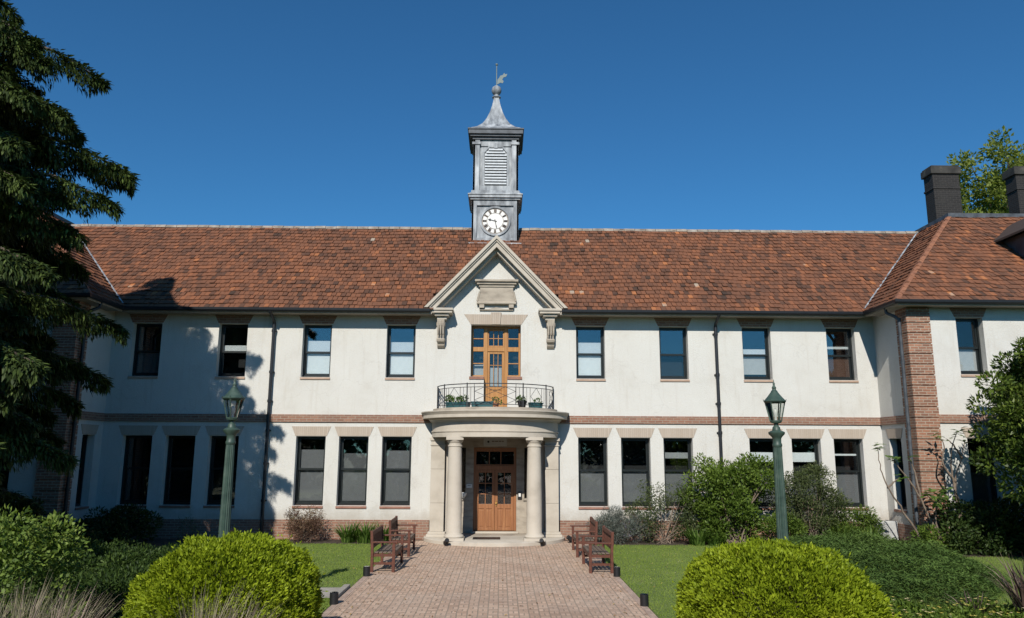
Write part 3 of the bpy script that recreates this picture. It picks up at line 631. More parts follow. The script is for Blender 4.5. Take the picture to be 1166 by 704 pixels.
for s in (-1, 1):
    l = MB(); a, b = sorted((s*.004, s*.597)); fbox(l, a, b, .19, 2.055, .085, yd-.02, yd+.03)
    l.box(a+.085,b-.085,yd-.02,yd+.03,.86,1.0); mx = (a+b)/2
    l.box(mx-.035,mx+.035,yd-.02,yd+.028,.275,.86).box(a+.085,b-.085,yd+.0,yd+.012,.275,.86)
    for pa, pb in ((a+.11, mx-.06), (mx+.06, b-.11)): l.box(pa, pb, yd-.012, yd+.01, .32, .81)
    l.box(mx-.013,mx+.013,yd-.015,yd+.02,1.0,1.97)
    for zz in (1.31, 1.64): l.box(a+.085,b-.085,yd-.014,yd+.02,zz-.013,zz+.013)
    l = l.build('door_leaf', door_wood, ed, bevel=.005)
    MB().box(a+.08,b-.08,yd+.004,yd+.008,1.0,1.97).build('pane', glass, l)
    if s > 0: MB().lathe([(.0,-.03),(.022,-.02),(.03,0),(.022,.02),(0,.03)], 12, (.045,yd-.06,1.02)).box(.033,.057,yd-.05,yd-.018,.94,1.12).build('handle', M_plain('brass', (.55,.38,.12), .35, .9), l)
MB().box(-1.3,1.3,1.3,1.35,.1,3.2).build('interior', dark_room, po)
# signs and fittings by the door
sg = tag(MB().box(-.36,.37,.20,.225,2.80,3.06).build('door_sign', M_plain('grey_sign', (.42,.41,.39), .6, var=.05), bevel=.008), 'grey name board hanging under the porch ceiling above the double doors', 'sign')
for a, b in ((-.10,-.02), (.0,.10), (.12,.19), (.21,.27)): MB().box(a, b, .196, .1995, 2.93, 2.96).build('lettering', dial_dark, sg)
MB().lathe([(0,0),(.035,.0),(.035,.004),(0,.004)], 12).build('emblem', black_m, sg, (-.21,.199,2.93)).rotation_euler = (PI/2,0,0)
pl = tag(MB().box(-.90,-.72,yr-.03,yr-.002,1.50,1.62).build('wall_plaque', white_p, bevel=.004), 'small white plaque on the porch wall left of the double doors', 'plaque')
MB().box(-.86,-.76,yr-.034,yr-.031,1.565,1.58).build('lettering', M_plain('grey_ink', (.2,.2,.2)), pl)
ic = tag(MB().box(.72,.85,yr-.06,yr-.002,1.17,1.38).build('intercom', black_m, bevel=.008), 'black intercom box on the sunlit porch wall right of the doors', 'intercom')
MB().box(.75,.82,yr-.068,yr-.061,1.24,1.34).build('screen', white_p, ic)
MB()
bw = tag(MB().lathe([(.02,0),(.06,.04),(.10,.10),(.115,.17),(.105,.175),(.05,.09)], 18).build('wall_basin', white_p, None, (-.99,yr-.10,1.18), smooth=True), 'small white bowl fixed on the porch wall behind the left column', 'basin')

# ---- balcony railing
RA, RB = 1.80, 1.53
def ep(t, z): return (-RA*math.cos(t), -RB*math.sin(t), z)
rl = MB(); n = 60
for z, w_ in ((4.60,.018), (4.50,.012), (3.99,.012)):
    for i in range(n): rl.bar(ep(PI*i/n, z), ep(PI*(i+1)/n, z), w_*1.4)
ts = [PI*i/46 for i in range(1, 46)]
LAT = 4
for i, t in enumerate(ts):
    k = i - 22
    if k in (-22+0, -15, -7, 7, 15, 22): rl.bar(ep(t,3.92), ep(t,4.63), .034); continue
    if abs(k) in (10, 11, 12) or abs(k) in (18,19,20,21) or abs(k) < 5: continue
    rl.bar(ep(t,3.99), ep(t,4.50), .012)
def lozenge(ta, tb, z0, z1, rows=1):
    tm = (ta+tb)/2; dz = (z1-z0)/rows
    for q in range(rows):
        a = z0+q*dz; b = a+dz; m_ = (a+b)/2
        for p_, q_ in (((ta,m_),(tm,b)), ((tm,b),(tb,m_)), ((tb,m_),(tm,a)), ((tm,a),(ta,m_))): rl.bar(ep(p_[0], p_[1]), ep(q_[0], q_[1]), .012)
st = PI/46
for s in (-1, 1):
    lozenge(PI/2+s*9.2*st, PI/2+s*12.8*st, 3.99, 4.50); lozenge(PI/2+s*17*st, PI/2+s*19.6*st, 3.99, 4.50, 2); lozenge(PI/2+s*19.8*st, PI/2+s*21.8*st, 3.99, 4.50, 2)
    lozenge(PI/2, PI/2+s*5*st, 3.99, 4.50, 2)
    for t in (9, 13): rl.bar(ep(PI/2+s*t*st,3.99), ep(PI/2+s*t*st,4.50), .012)
    rl.bar(ep(PI/2+s*5.1*st,3.99), ep(PI/2+s*5.1*st,4.6), .014)
rl.build('railing', iron, B)

# ---- clock tower on the ridge
TX, TY = -.09, 4.07
tw = MB(); 
def sq(m, h, z0, z1): m.box(TX-h, TX+h, TY-h, TY+h, z0, z1)
sq(tw, .80, 9.6, 11.83); yf = TY-.87
# raised border of the clock stage
for f in range(4):
    t = MB(); t.box(-.87,-.68,-.87,-.80,10.1,11.83).box(.68,.87,-.87,-.80,10.1,11.83).box(-.68,.68,-.87,-.80,11.62,11.83).box(-.68,.68,-.87,-.80,10.1,10.38)
    # belfry stage
    t.box(-.85,-.60,-.85,-.77,12.2,14.22).box(.60,.85,-.85,-.77,12.2,14.22).box(-.60,.60,-.80,-.77,13.98,14.22).box(-.60,.60,-.80,-.77,12.2,12.42)
    t.box(-.88,-.57,-.89,-.77,14.02,14.12).box(.57,.88,-.89,-.77,14.02,14.12)
    t.box(-.50,-.42,-.80,-.77,12.42,13.72).box(.42,.50,-.80,-.77,12.42,13.72).prism([(-.50,13.72),(-.42,13.72),(-.24,13.93),(.24,13.93),(.42,13.72),(.50,13.72),(.28,13.979),(-.28,13.979)], -.80, -.77)
    t.box(-.07,.07,-.84,-.77,13.90,14.10)
    c, s_ = (1,0,-1,0)[f], (0,1,0,-1)[f]
    tw.add([(TX + x*c - y*s_, TY + x*s_ + y*c, z) for x, y, z in t.v], t.f)
sq(tw, .76, 12.15, 14.3); sq(tw, .90, 12.10, 12.20)
tw = tw.build('clock_tower', lead, B, bevel=.006)
cn = MB(); sq(cn, .93, 11.83, 11.90); sq(cn, .99, 11.90, 12.0); sq(cn, 1.02, 12.0, 12.05); sq(cn, .95, 12.05, 12.099)
cn.build('cornice', lead, tw, bevel=.01)
cn = MB(); sq(cn, .88, 14.22, 14.32); sq(cn, .96, 14.32, 14.40); sq(cn, 1.03, 14.40, 14.56); sq(cn, 1.06, 14.56, 14.62); cn.build('cornice', lead_dark, tw, bevel=.01)
MB().box(TX-.97,TX+.97,TY-1.05,TY-.83,10.02,10.14).build('flashing', lead, tw)
lv = MB()
for i in range(13):
    z = 12.45 + i*.112; h = .41 if z < 13.6 else .41-(z-13.6)*.75
    lv.prismx([(yf+.03,z),(yf+.02,z+.010),(yf+.075,z+.098),(yf+.09,z+.092)], TX-h, TX+h)
lv.build('louvre', M_plain('pale_slats', (.52,.54,.55), .7), tw)
rf = MB(); prof = [(1.0,14.62),(.93,14.68),(.72,14.82),(.53,15.02),(.37,15.30),(.25,15.62),(.16,15.95),(.11,16.22),(.10,16.3)]
vs = [(TX+sx*h, TY+sy*h, z) for h, z in prof for sx, sy in ((-1,-1),(1,-1),(1,1),(-1,1))]
rf.add(vs, [(i*4+k, i*4+(k+1) % 4, (i+1)*4+(k+1) % 4, (i+1)*4+k) for i in range(len(prof)-1) for k in range(4)] + [(32,33,34,35)])
rf.build('spire', lead, tw)
MB().lathe([(.10,16.28),(.17,16.33),(.17,16.36),(.09,16.40),(.09,16.46),(.15,16.50),(.19,16.58),(.195,16.66),(.16,16.76),(.08,16.82),(.03,16.84)], 24, (TX,TY,0)).build('finial', lead, tw, smooth=True)
wv = MB(); wv.tube([(TX,TY,16.8),(TX,TY,17.72)], .02, 8).lathe([(0,0),(.045,.02),(.055,.05),(.045,.08),(0,.1)], 12, (TX,TY,17.70))
wv.prism([(TX+.02,16.90),(TX+.16,16.98),(TX+.24,16.95),(TX+.28,17.04),(TX+.22,17.10),(TX+.27,17.2),(TX+.38,17.24),(TX+.42,17.36),(TX+.33,17.33),(TX+.30,17.40),(TX+.24,17.3),(TX+.14,17.27),(TX+.10,17.18),(TX+.04,17.12)], TY-.012, TY+.012)
wv.build('weathervane', M_plain('verdigris', (.16,.20,.19), .6), tw)
# dial
CZ = 11.03; cy = TY-.805
def disc(m, r, y0, y1, n=48): 
    m.prism([(TX + r*math.cos(2*PI*i/n), CZ + r*math.sin(2*PI*i/n)) for i in range(n)], y0, y1)
def ring(m, r0_, r1_, y0, y1, n=48):
    for i in range(n):
        a, b = 2*PI*i/n, 2*PI*(i+1)/n
        m.prism([(TX+r0_*math.cos(a), CZ+r0_*math.sin(a)), (TX+r1_*math.cos(a), CZ+r1_*math.sin(a)), (TX+r1_*math.cos(b), CZ+r1_*math.sin(b)), (TX+r0_*math.cos(b), CZ+r0_*math.sin(b))], y0, y1)
m = MB(); ring(m, .50, .57, cy-.05, cy+.01); m.build('dial_rim', lead, tw)
m = MB(); disc(m, .499, cy-.012, cy+.01); m.build('clock_face', M_plain('dial_ring', (.30,.26,.22), .6), tw)
m = MB(); disc(m, .295, cy-.025, cy-.013)
for i in range(12):
    a0, a1 = R(30*i+15-9.5), R(30*i+15+9.5); m.prism([(TX+q*math.sin(a), CZ+q*math.cos(a)) for q, a in ((.32,a0),(.32,a1),(.46,a1),(.46,a0))], cy-.02, cy-.013)
m.build('dial_plate', dial_m, tw)
nm = MB(); ROM = ['XII','I','II','III','IIII','V','VI','VII','VIII','IX','X','XI']
def stroke(m, p, q, w_, c, s_, ax, az_):
    dx, dz = q[0]-p[0], q[1]-p[1]; L = math.hypot(dx, dz); nx, nz = -dz/L*w_/2, dx/L*w_/2
    pts = [(p[0]+nx,p[1]+nz),(p[0]-nx,p[1]-nz),(q[0]-nx,q[1]-nz),(q[0]+nx,q[1]+nz)]
    m.prism([(ax + x*c + z*s_, az_ - x*s_ + z*c) for x, z in pts], cy-.026-random.random()*.002, cy-.0135)
for i, t in enumerate(ROM):
    a = R(30*i); ax, az_ = TX + .392*math.sin(a), CZ + .392*math.cos(a); c, s_ = math.cos(a), math.sin(a); h = .062
    W = {'I':.03, 'V':.06, 'X':.06}; x = -sum(W[ch] for ch in t)/2
    for ch in t:
        w_ = W[ch]
        if ch == 'I': stroke(nm, (x+w_/2,-h), (x+w_/2,h), .017, c, s_, ax, az_)
        if ch == 'V': stroke(nm, (x+.008,h), (x+w_/2,-h), .018, c, s_, ax, az_); stroke(nm, (x+w_-.008,h), (x+w_/2,-h), .011, c, s_, ax, az_)
        if ch == 'X': stroke(nm, (x+.008,h), (x+w_-.008,-h), .018, c, s_, ax, az_); stroke(nm, (x+w_-.008,h), (x+.008,-h), .011, c, s_, ax, az_)
        x += w_
nm.build('numerals', M_plain('numeral_brown', (.05,.03,.025), .6), tw)
def hand(ang, L, w_, y0, bulge):
    a = R(ang); c, s_ = math.cos(a), math.sin(a); m = MB(); pts = [(-w_,-.06),(w_,-.06),(w_*.7,L*.55),(bulge,L*.72),(0,L),(-bulge,L*.72),(-w_*.7,L*.55)]
    m.prism([(TX + x*c + z*s_, CZ - x*s_ + z*c) for x, z in pts], y0-.01, y0); m.build('clock_hand', black_m, tw)
hand(284, .27, .016, cy-.03, .05); hand(168, .30, .016, cy-.042, .02)

# ------------------------------------------------------------------ lamps
def lamp(x, y, label):
    L = thing('street_lamp', label, 'lamp post', (x,y,0), 0, 'green lamp posts beside the path')
    MB().lathe([(.20,0),(.20,.12),(.16,.16),(.15,.5),(.17,.53),(.13,.58),(.10,.64)], 24).build('base', green_iron, L, smooth=True)
    MB().lathe([(.098,.64),(.086,1.6),(.073,2.62),(.069,2.76)], 64, flute=16, fd=.12).build('post', green_iron, L)
    MB().lathe([(.070,2.72),(.08,2.74),(.08,2.77),(.068,2.79),(.07,2.86),(.085,2.89),(.13,2.935),(.137,2.965),(.115,2.98),(.07,3.0),(.062,3.05),(.035,3.08),(.035,3.11),(.09,3.13),(.095,3.15)], 24).build('collar', green_iron, L, smooth=True)
    fr = MB(); n = 6; r0_, r1_, z0, z1 = .09, .16, 3.15, 3.47
    P = lambda r_, k, z: (r_*math.cos(2*PI*(k+.5)/n), r_*math.sin(2*PI*(k+.5)/n), z)
    for k in range(n):
        fr.tube([P(r0_,k,z0), P(r1_,k,z1)], .010, 6)
        fr.tube([P(r0_,k,z0+.01), P(r0_,k+1,z0+.01)], .009, 6).tube([P(r1_,k,z1), P(r1_,k+1,z1)], .014, 6)
        fr.tube([P(r1_,k,z1), P(r1_+.03,k,z1+.05)], [.012,.004], 6)
    fr = fr.build('lantern', green_iron, L)
    gp = MB()
    for k in range(n): gp.quad(P(r0_*.98,k,z0+.01), P(r0_*.98,k+1,z0+.01), P(r1_*.98,k+1,z1), P(r1_*.98,k,z1))
    gp.build('pane', glass_lamp, fr)
    MB().lathe([(.0,3.16),(.022,3.17),(.02,3.22),(.035,3.26),(.04,3.31),(.028,3.35),(0,3.37)], 14).build('bulb', bulb_m, fr, smooth=True)
    cp = MB().lathe([(.178,3.475),(.186,3.49),(.165,3.51),(.11,3.575),(.065,3.635),(.048,3.665)], 24).build('lantern_roof', green_iron, L, smooth=True)
    MB().lathe([(.055,3.66),(.035,3.68),(.03,3.70),(.04,3.715),(.025,3.74),(.015,3.77),(.022,3.785),(.008,3.81),(.003,3.86)], 14).build('finial', green_iron, cp, smooth=True)
    return L
la = lamp(-4.33, -11, 'green lamp post behind the round clipped shrub on the tree side, left of the path')
dup(la, (4.83,-11,0), .3, 'green lamp post behind the round clipped shrub on the flower side, right of the path')

# ------------------------------------------------------------------ benches (front faces local +y)
def bench(label, loc, rz, grp):
    b = thing('park_bench', label, 'bench', loc, rz, grp); hw = .76
    m = MB()
    for i in range(5): m.box(-hw+.05, hw-.05, -.17+i*.092, -.095+i*.092, .40, .425)
    m.build('seat', bench_top, b, bevel=.004)
    m = MB().box(-hw+.066,hw-.066,.235,.27,.32,.395).box(-hw+.066,hw-.066,-.20,-.165,.32,.395); m.build('seat_frame', bench_wood, b)
    m = MB(); m.box(-hw+.066,hw-.066,-.245,-.205,.50,.56).prismx([(-.255,.78),(-.215,.78),(-.225,.86),(-.265,.86)], -hw+.03, hw-.03)
    x = -hw+.12
    while x < hw-.12: m.prismx([(-.24,.56),(-.22,.56),(-.235,.78),(-.255,.78)], x, x+.045); x += .085
    m.build('backrest', bench_wood, b)
    for s in (-1, 1):
        x0, x1 = sorted((s*(hw-.065), s*hw))
        MB().box(x0,x1,.22,.285,0,.62).build('leg', bench_wood, b, bevel=.005)
        MB().prismx([(-.25,0),(-.185,0),(-.19,.42),(-.215,.88),(-.275,.88),(-.25,.42)], x0, x1).build('leg', bench_wood, b, bevel=.005)
        MB().box(x0-.01,x1+.01,-.21,.33,.62,.652).build('armrest', bench_wood, b, bevel=.005)
        MB().box(x0+.015,x1-.015,-.18,.22,.16,.21).box(x0+.015,x1-.015,-.18,.22,.33,.39).build('stretcher', bench_wood, b)
    return b
bg_ = 'wooden benches facing each other along the path'
b0 = bench('slatted wooden bench left of the path, nearer the camera, beside the ground light', (-2.42,-5.68,.012), -PI/2, bg_)
dup(b0, (-2.40,-3.12,.012), -PI/2+.02, 'slatted wooden bench left of the path, nearer the porch and the strappy plants', bg_)
dup(b0, (2.42,-5.76,.012), PI/2, 'slatted wooden bench right of the path, nearer the camera, against the lawn', bg_)
dup(b0, (2.40,-3.18,.012), PI/2-.02, 'slatted wooden bench right of the path, nearer the porch, beside the grey lavender', bg_)

# ------------------------------------------------------------------ ground lights
def glight(loc, label, first=None):
    t = thing('ground_light', label, 'garden light', loc, 0, 'black cylinder lights along the path edges')
    MB().lathe([(.075,0),(.075,.205),(.068,.21)], 20).build('body', black_m, t, smooth=True)
    MB().lathe([(.060,.2105),(.060,.213)], 20).build('lens', glass_lamp, t); return t
gl0 = glight((-2.66,-6.95,0), 'black cylinder light on the lawn edge by the left near bench')
dup(gl0, (-2.70,-10.0,.0), 0, 'black cylinder light at the corner of the concrete side path', gl0['group'])
dup(gl0, (2.68,-6.93,0), 0, 'black cylinder light on the lawn edge by the right near bench', gl0['group'])
dup(gl0, (2.68,-10.1,0), 0, 'black cylinder light on the right path edge, nearest the right clipped shrub', gl0['group'])
def spot(loc, rz, label):
    t = thing('spotlight', label, 'spotlight', loc, rz, 'small black spotlights at the porch foot')
    MB().box(-.04,.04,-.04,.04,0,.02).box(-.015,.015,-.015,.015,.02,.10).build('bracket', black_m, t)
    m = MB().tube([(0,.09,.06),(0,-.07,.17)], [.075,.06], 14); m.build('head', black_m, t, smooth=True); return t
s0 = spot((-1.33,-1.62,.012), .3, 'small black spotlight on the paving before the left column')
dup(s0, (1.36,-1.62,.012), -.3, 'small black spotlight on the paving before the right column', s0['group'])
dup(s0, (2.22,-.75,.012), -1.2, 'small black spotlight beside the right pilaster near the far bench', s0['group'])

# ------------------------------------------------------------------ balcony pots
leaf_g = M_rnd('pot_leaves', [(0, (.04,.09,.015)), (.6, (.10,.19,.03)), (1, (.20,.28,.06))], .6, .3, (1,1.1,.5))
def trough(loc, w_, label, plant, rz=0):
    t = thing('planter', label, 'planter', loc, rz); h = .17
    m = MB(); m.add([(-w_/2+.02,-.07,0),(w_/2-.02,-.07,0),(w_/2-.02,.07,0),(-w_/2+.02,.07,0),(-w_/2,-.09,h),(w_/2,-.09,h),(w_/2,.09,h),(-w_/2,.09,h)], [(0,3,2,1),(0,1,5,4),(1,2,6,5),(2,3,7,6),(3,0,4,7),(4,5,6,7)])
    m.box(-w_/2-.01,w_/2+.01,-.10,.10,h-.03,h-.001); m.build('trough', teal_m, t)
    if plant:
        cs = [np.array([RNG.uniform(-w_/2+.05,w_/2-.05), RNG.uniform(-.05,.05), h+RNG.uniform(.03,.12)]) for _ in range(plant)]
        V, r_ = clump_leaves(cs, [.10]*len(cs), 5200, .07, .035); mesh_quads('foliage', V, r_, leaf_g, t)
trough((-1.12,-.83,3.92), .78, 'teal trough of leafy plants at the left end of the balcony', 9, -.45); trough((-.38,-1.18,3.92), .66, 'low empty teal trough in the middle of the balcony', 0, -.1)
trough((1.22,-.80,3.92), .42, 'short teal trough at the right end of the balcony', 1, .45)
def pot(loc, r_, h, m_, label, nleaf):
    t = thing('plant_pot', label, 'plant pot', loc)
    MB().lathe([(r_*.7,0),(r_,h*.85),(r_*1.1,h*.85),(r_*1.1,h),(r_*.9,h),(r_*.85,h*.9)], 18).build('pot', m_, t, smooth=True)
    cs = [np.array([RNG.normal(0,r_*.5), RNG.normal(0,r_*.5), h+RNG.uniform(.02,.10)]) for _ in range(nleaf)]
    V, rr_ = clump_leaves(cs, [.09]*nleaf, 5500, .06, .035); mesh_quads('foliage', V, rr_, leaf_g, t)
pot((.03,-1.25,3.92), .09, .13, terracotta, 'small terracotta pot before the balcony door', 2)
pot((.80,-1.12,3.92), .14, .2, black_m, 'black plant pot behind the balcony railing, right of the door', 4)

# ------------------------------------------------------------------ air conditioner
ac = thing('air_conditioner', 'white outdoor air conditioner against the wall by the brick pier', 'air conditioner', (11.62,-.55,.02), .15)
MB().box(-.38,.38,-.14,.14,.08,.62).build('casing', M_plain('dull_white', (.5,.5,.48), .6), ac, bevel=.02)
m = MB()
for k in range(4): 
    n = 20; r_ = .06+.05*k
    for i in range(n): m.bar((-.1+r_*math.cos(2*PI*i/n),-.15,.35+r_*math.sin(2*PI*i/n)), (-.1+r_*math.cos(2*PI*(i+1)/n),-.15,.35+r_*math.sin(2*PI*(i+1)/n)), .008)
m.build('fan_grille', M_plain('grey_grille', (.3,.3,.3)), ac)
MB().box(-.34,-.26,-.12,.12,0,.08).box(.26,.34,-.12,.12,0,.08).build('foot', black_m, ac)

# ------------------------------------------------------------------ plants
box_m = M_rnd('clipped_leaves', [(0, (.08,.115,.008)), (.3, (.20,.27,.014)), (.65, (.34,.425,.022)), (.92, (.47,.53,.04)), (.97, (.55,.55,.09)), (1, (.34,.19,.06))], .55, .35, (1.1,1.1,.35), nscale=1.1, nmix=.25, spec=.22)
bush_m = M_rnd('bush_leaves', [(0, (.03,.055,.008)), (.4, (.085,.14,.02)), (.75, (.16,.235,.036)), (1, (.26,.32,.075))], .5, .3, (1,1.1,.4), nscale=1.3, nmix=.3, spec=.22)
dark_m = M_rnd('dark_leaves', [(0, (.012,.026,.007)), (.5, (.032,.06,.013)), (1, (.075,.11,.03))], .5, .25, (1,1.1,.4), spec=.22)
olive_m = M_rnd('olive_leaves', [(0, (.035,.055,.018)), (.5, (.08,.11,.035)), (1, (.17,.19,.08))], .6, .3, (1,1.05,.5))
lav_m = M_rnd('lavender_leaves', [(0, (.06,.075,.06)), (.5, (.125,.145,.12)), (.93, (.22,.235,.20)), (1, (.22,.17,.28))], .8, .2)
brown_m = M_rnd('bronze_leaves', [(0, (.06,.03,.022)), (.5, (.14,.075,.05)), (.8, (.20,.125,.07)), (1, (.20,.19,.08))], .7, .25)
purple_m = M_rnd('phormium_leaves', [(0, (.035,.022,.02)), (.5, (.085,.055,.045)), (.85, (.17,.12,.09)), (1, (.30,.24,.17))], .55, .2)
strap_m = M_rnd('strap_leaves', [(0, (.035,.075,.012)), (.5, (.08,.15,.025)), (1, (.17,.26,.06))], .4, .3, (1,1.1,.4), spec=.22)
feather_m = M_rnd('fountain_grass', [(0, (.15,.15,.07)), (.4, (.30,.28,.16)), (.75, (.48,.41,.29)), (1, (.50,.37,.33))], .8, .3)
jun_m = M_rnd('juniper', [(0, (.025,.05,.01)), (.4, (.075,.135,.026)), (.75, (.14,.215,.045)), (1, (.24,.31,.085))], .7, .15, nscale=.9, nmix=.35)
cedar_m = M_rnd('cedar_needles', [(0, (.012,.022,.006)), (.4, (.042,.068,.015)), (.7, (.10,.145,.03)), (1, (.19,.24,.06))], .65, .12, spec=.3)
maple_m = M_rnd('spring_leaves', [(0, (.09,.12,.018)), (.5, (.19,.24,.04)), (1, (.32,.36,.09))], .6, .4, (1.1,1.1,.4))
yellow_m = M_rnd('petals', [(0, (.62,.50,.10)), (.6, (.72,.62,.16)), (1, (.75,.62,.45))], .6, .2)

def clipped_dome(name, loc, rx, ry, h, n, label):
    T = thing(name, label, 'shrub', loc, 0, 'round clipped shrubs at the foot of the lamp posts')
    o = rdir(n); o[:, 2] = np.abs(o[:, 2])*1.0; low = RNG.random(n) < .35; o[low, 2] *= .35; o = unit(o)
    ex = 2.5; sup = (np.abs(o[:,0])**ex + np.abs(o[:,1])**ex + np.abs(o[:,2])**ex)**(-1/ex)
    lump = .045*np.sin(o[:,0]*9 + 1.3)*np.sin(o[:,1]*8)*1 + .03*np.sin(o[:,0]*21)*np.sin(o[:,2]*17 + 2) + .02*np.sin(o[:,1]*33+o[:,0]*27)
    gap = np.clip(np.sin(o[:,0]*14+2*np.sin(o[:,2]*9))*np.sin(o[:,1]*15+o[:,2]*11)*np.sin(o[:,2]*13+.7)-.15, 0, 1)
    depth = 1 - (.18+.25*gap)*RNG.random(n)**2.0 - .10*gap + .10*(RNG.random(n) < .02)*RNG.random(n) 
    p = o*(sup*(depth + lump))[:, None]*np.array([rx, ry, h*.72]) + np.array([0,0,h*.28]); p[:, 2] = np.maximum(p[:, 2], .02)
    nrm = o*np.array([1/rx, 1/ry, 1/h]); d = unit(nrm) + rdir(n)*.75 + np.array([0,0,.45])
    V = leaf_quads(p, d, rdir(n) + unit(nrm)*.8, .048*(.45+1.0*RNG.random(n)), .024*(.5+.9*RNG.random(n)), .2)
    patch = .5+.5*np.sin(o[:,0]*5+1)*np.sin(o[:,1]*6+o[:,2]*4)
    rv = .08 + .62*RNG.random(n)*(.5+.5*(depth > .93)) + .2*patch*(depth > .9); rv[RNG.random(n) < .012] = 1.0  # leaves deeper in the dome coloured darker, inner shade put into the tone
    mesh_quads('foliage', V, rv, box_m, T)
    m = MB()
    for k in range(60):
        a = RNG.random()*2*PI; q = RNG.random()**.5; tip = (rx*.86*q*math.cos(a), ry*.86*q*math.sin(a), h*(.35+.5*math.sqrt(1-q*q)))
        m.tube([(RNG.normal(0,.05), RNG.normal(0,.05), 0), (tip[0]*.45, tip[1]*.45, tip[2]*.55), tip], [.02,.013,.005], 5)
    m.build('branches', bark, T); return T
fresh_m = M_rnd('fresh_leaves', [(0, (.04,.07,.012)), (.4, (.11,.175,.03)), (.75, (.20,.28,.05)), (1, (.33,.38,.11))], .55, .3, (1,1.1,.4), nscale=1.6, nmix=.3, spec=.3)
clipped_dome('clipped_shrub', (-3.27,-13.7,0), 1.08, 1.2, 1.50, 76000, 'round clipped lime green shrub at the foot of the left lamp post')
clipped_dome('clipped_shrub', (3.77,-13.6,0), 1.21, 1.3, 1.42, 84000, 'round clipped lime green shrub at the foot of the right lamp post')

def bush(name, label, loc, rad, nc, cr, per, L, W, mat, stems=8, group=None, cat='shrub', stem_m=None, shell=.7, flat=.8, zmin=.15, inner=.4, stem_r=.025, droop=0, lean=(0,0)):
    T = thing(name, label, cat, loc, 0, group); rx, ry, h = rad; cs = []; rs = []
    while len(cs) < nc:
        o = rdir(1)[0]; q = shell + (1-shell)*RNG.random() if RNG.random() < .7 else RNG.random()**.5
        p = np.array([o[0]*rx*q, o[1]*ry*q, h*.5 + o[2]*h*.5*q])
        if p[2] < zmin: continue
        p[:2] += np.array(lean)*p[2]
        cs.append(p); rs.append(cr*RNG.uniform(.6, 1.25))
    V, r_ = clump_leaves(cs, rs, per, L, W, flat, inner, droop); V[:, :, 2] = np.maximum(V[:, :, 2], .01); mesh_quads('foliage', V, r_, mat, T)
    if stems:
        m = MB()
        for k in range(stems):
            c = cs[k % nc]; b = np.array([RNG.normal(0,.12*rx), RNG.normal(0,.12*ry), 0]); md = b*.5 + c*np.array([.5,.5,.55]) + RNG.normal(0,.05,3)
            m.tube([b, md, c*.97], [stem_r, stem_r*.65, stem_r*.25], 6)
        m.build('stems', stem_m or bark, T)
    return T
# along the right wall
bush('lavender_shrub', 'grey green lavender mound at the wall behind the right benches', (3.62,-.70,0), (.85,.55,.95), 60, .22, 4200, .085, .012, lav_m, 10, shell=.6, flat=1)
T = bush('airy_shrub', 'thin airy shrub with see-through twigs between lavender and the big green bush', (5.0,-.75,0), (1.05,.5,1.9), 56, .22, 2300, .06, .03, olive_m, 22, stem_m=twig_m, inner=.9, stem_r=.014, flat=.9)
bush('green_bush', 'tall bright green leafy bush under the right downpipe', (7.05,-1.0,0), (1.45,.75,2.65), 62, .34, 2500, .10, .042, bush_m, 22, stem_r=.035, stem_m=twig_m, lean=(-.05,0), shell=.45, inner=.6)
bush('olive_bush', 'loose grey green bush behind the right lamp post', (9.3,-.95,0), (1.0,.6,2.3), 76, .27, 2900, .075, .026, olive_m, 24, stem_m=twig_m, inner=.8, stem_r=.016)
bush('low_bush', 'low leafy bush between the olive bush and the brick pier', (10.45,-1.0,0), (.75,.55,1.05), 46, .22, 3600, .09, .022, bush_m, 10, inner=.6)
bush('low_bush', 'low spreading bush between the big green bush and the lamp post', (8.2,-1.25,0), (.8,.45,.9), 40, .2, 2400, .08, .03, bush_m, 6)
# strap leaved clumps
def strap_clump(label, loc, n, spread, L, W, mat, name='strappy_plant', cat='plant', group=None, lean=(.3,1.1), segs=4, wind=(0,0)):
    T = thing(name, label, cat, loc, 0, group); V, r_ = arcs(n, (0,0,0), spread, L, W, lean, segs, wind); mesh_quads('leaves', V, r_, mat, T); return T
gs = 'strappy green clumps along the foot of the walls'
for x, y, lb in ((-4.25,-.75,'strappy green clump next to the brown bush'), (-3.75,-.85,'strappy green clump in the middle of the row by the left benches'), (-3.25,-.8,'strappy green clump at the porch end of the row by the left benches'),
                 (5.85,-1.25,'strappy green clump at the foot of the big green bush'), (6.35,-1.35,'smaller strappy clump on the lawn edge before the big green bush'), (10.1,-1.3,'strappy green clump before the olive bush'), (10.7,-1.55,'strappy green clump left of the air conditioner')):
    strap_clump(lb, (x,y,.0), 130, .2, .72 if 'smaller' not in lb else .5, .045, strap_m, group=gs)
bush('bronze_bush', 'rounded brown leaved bush under the left ground floor windows', (-5.55,-.72,0), (.62,.48,1.02), 46, .17, 5200, .06, .016, brown_m, 18, stem_m=twig_m, shell=.55, flat=1, inner=.7, stem_r=.012)
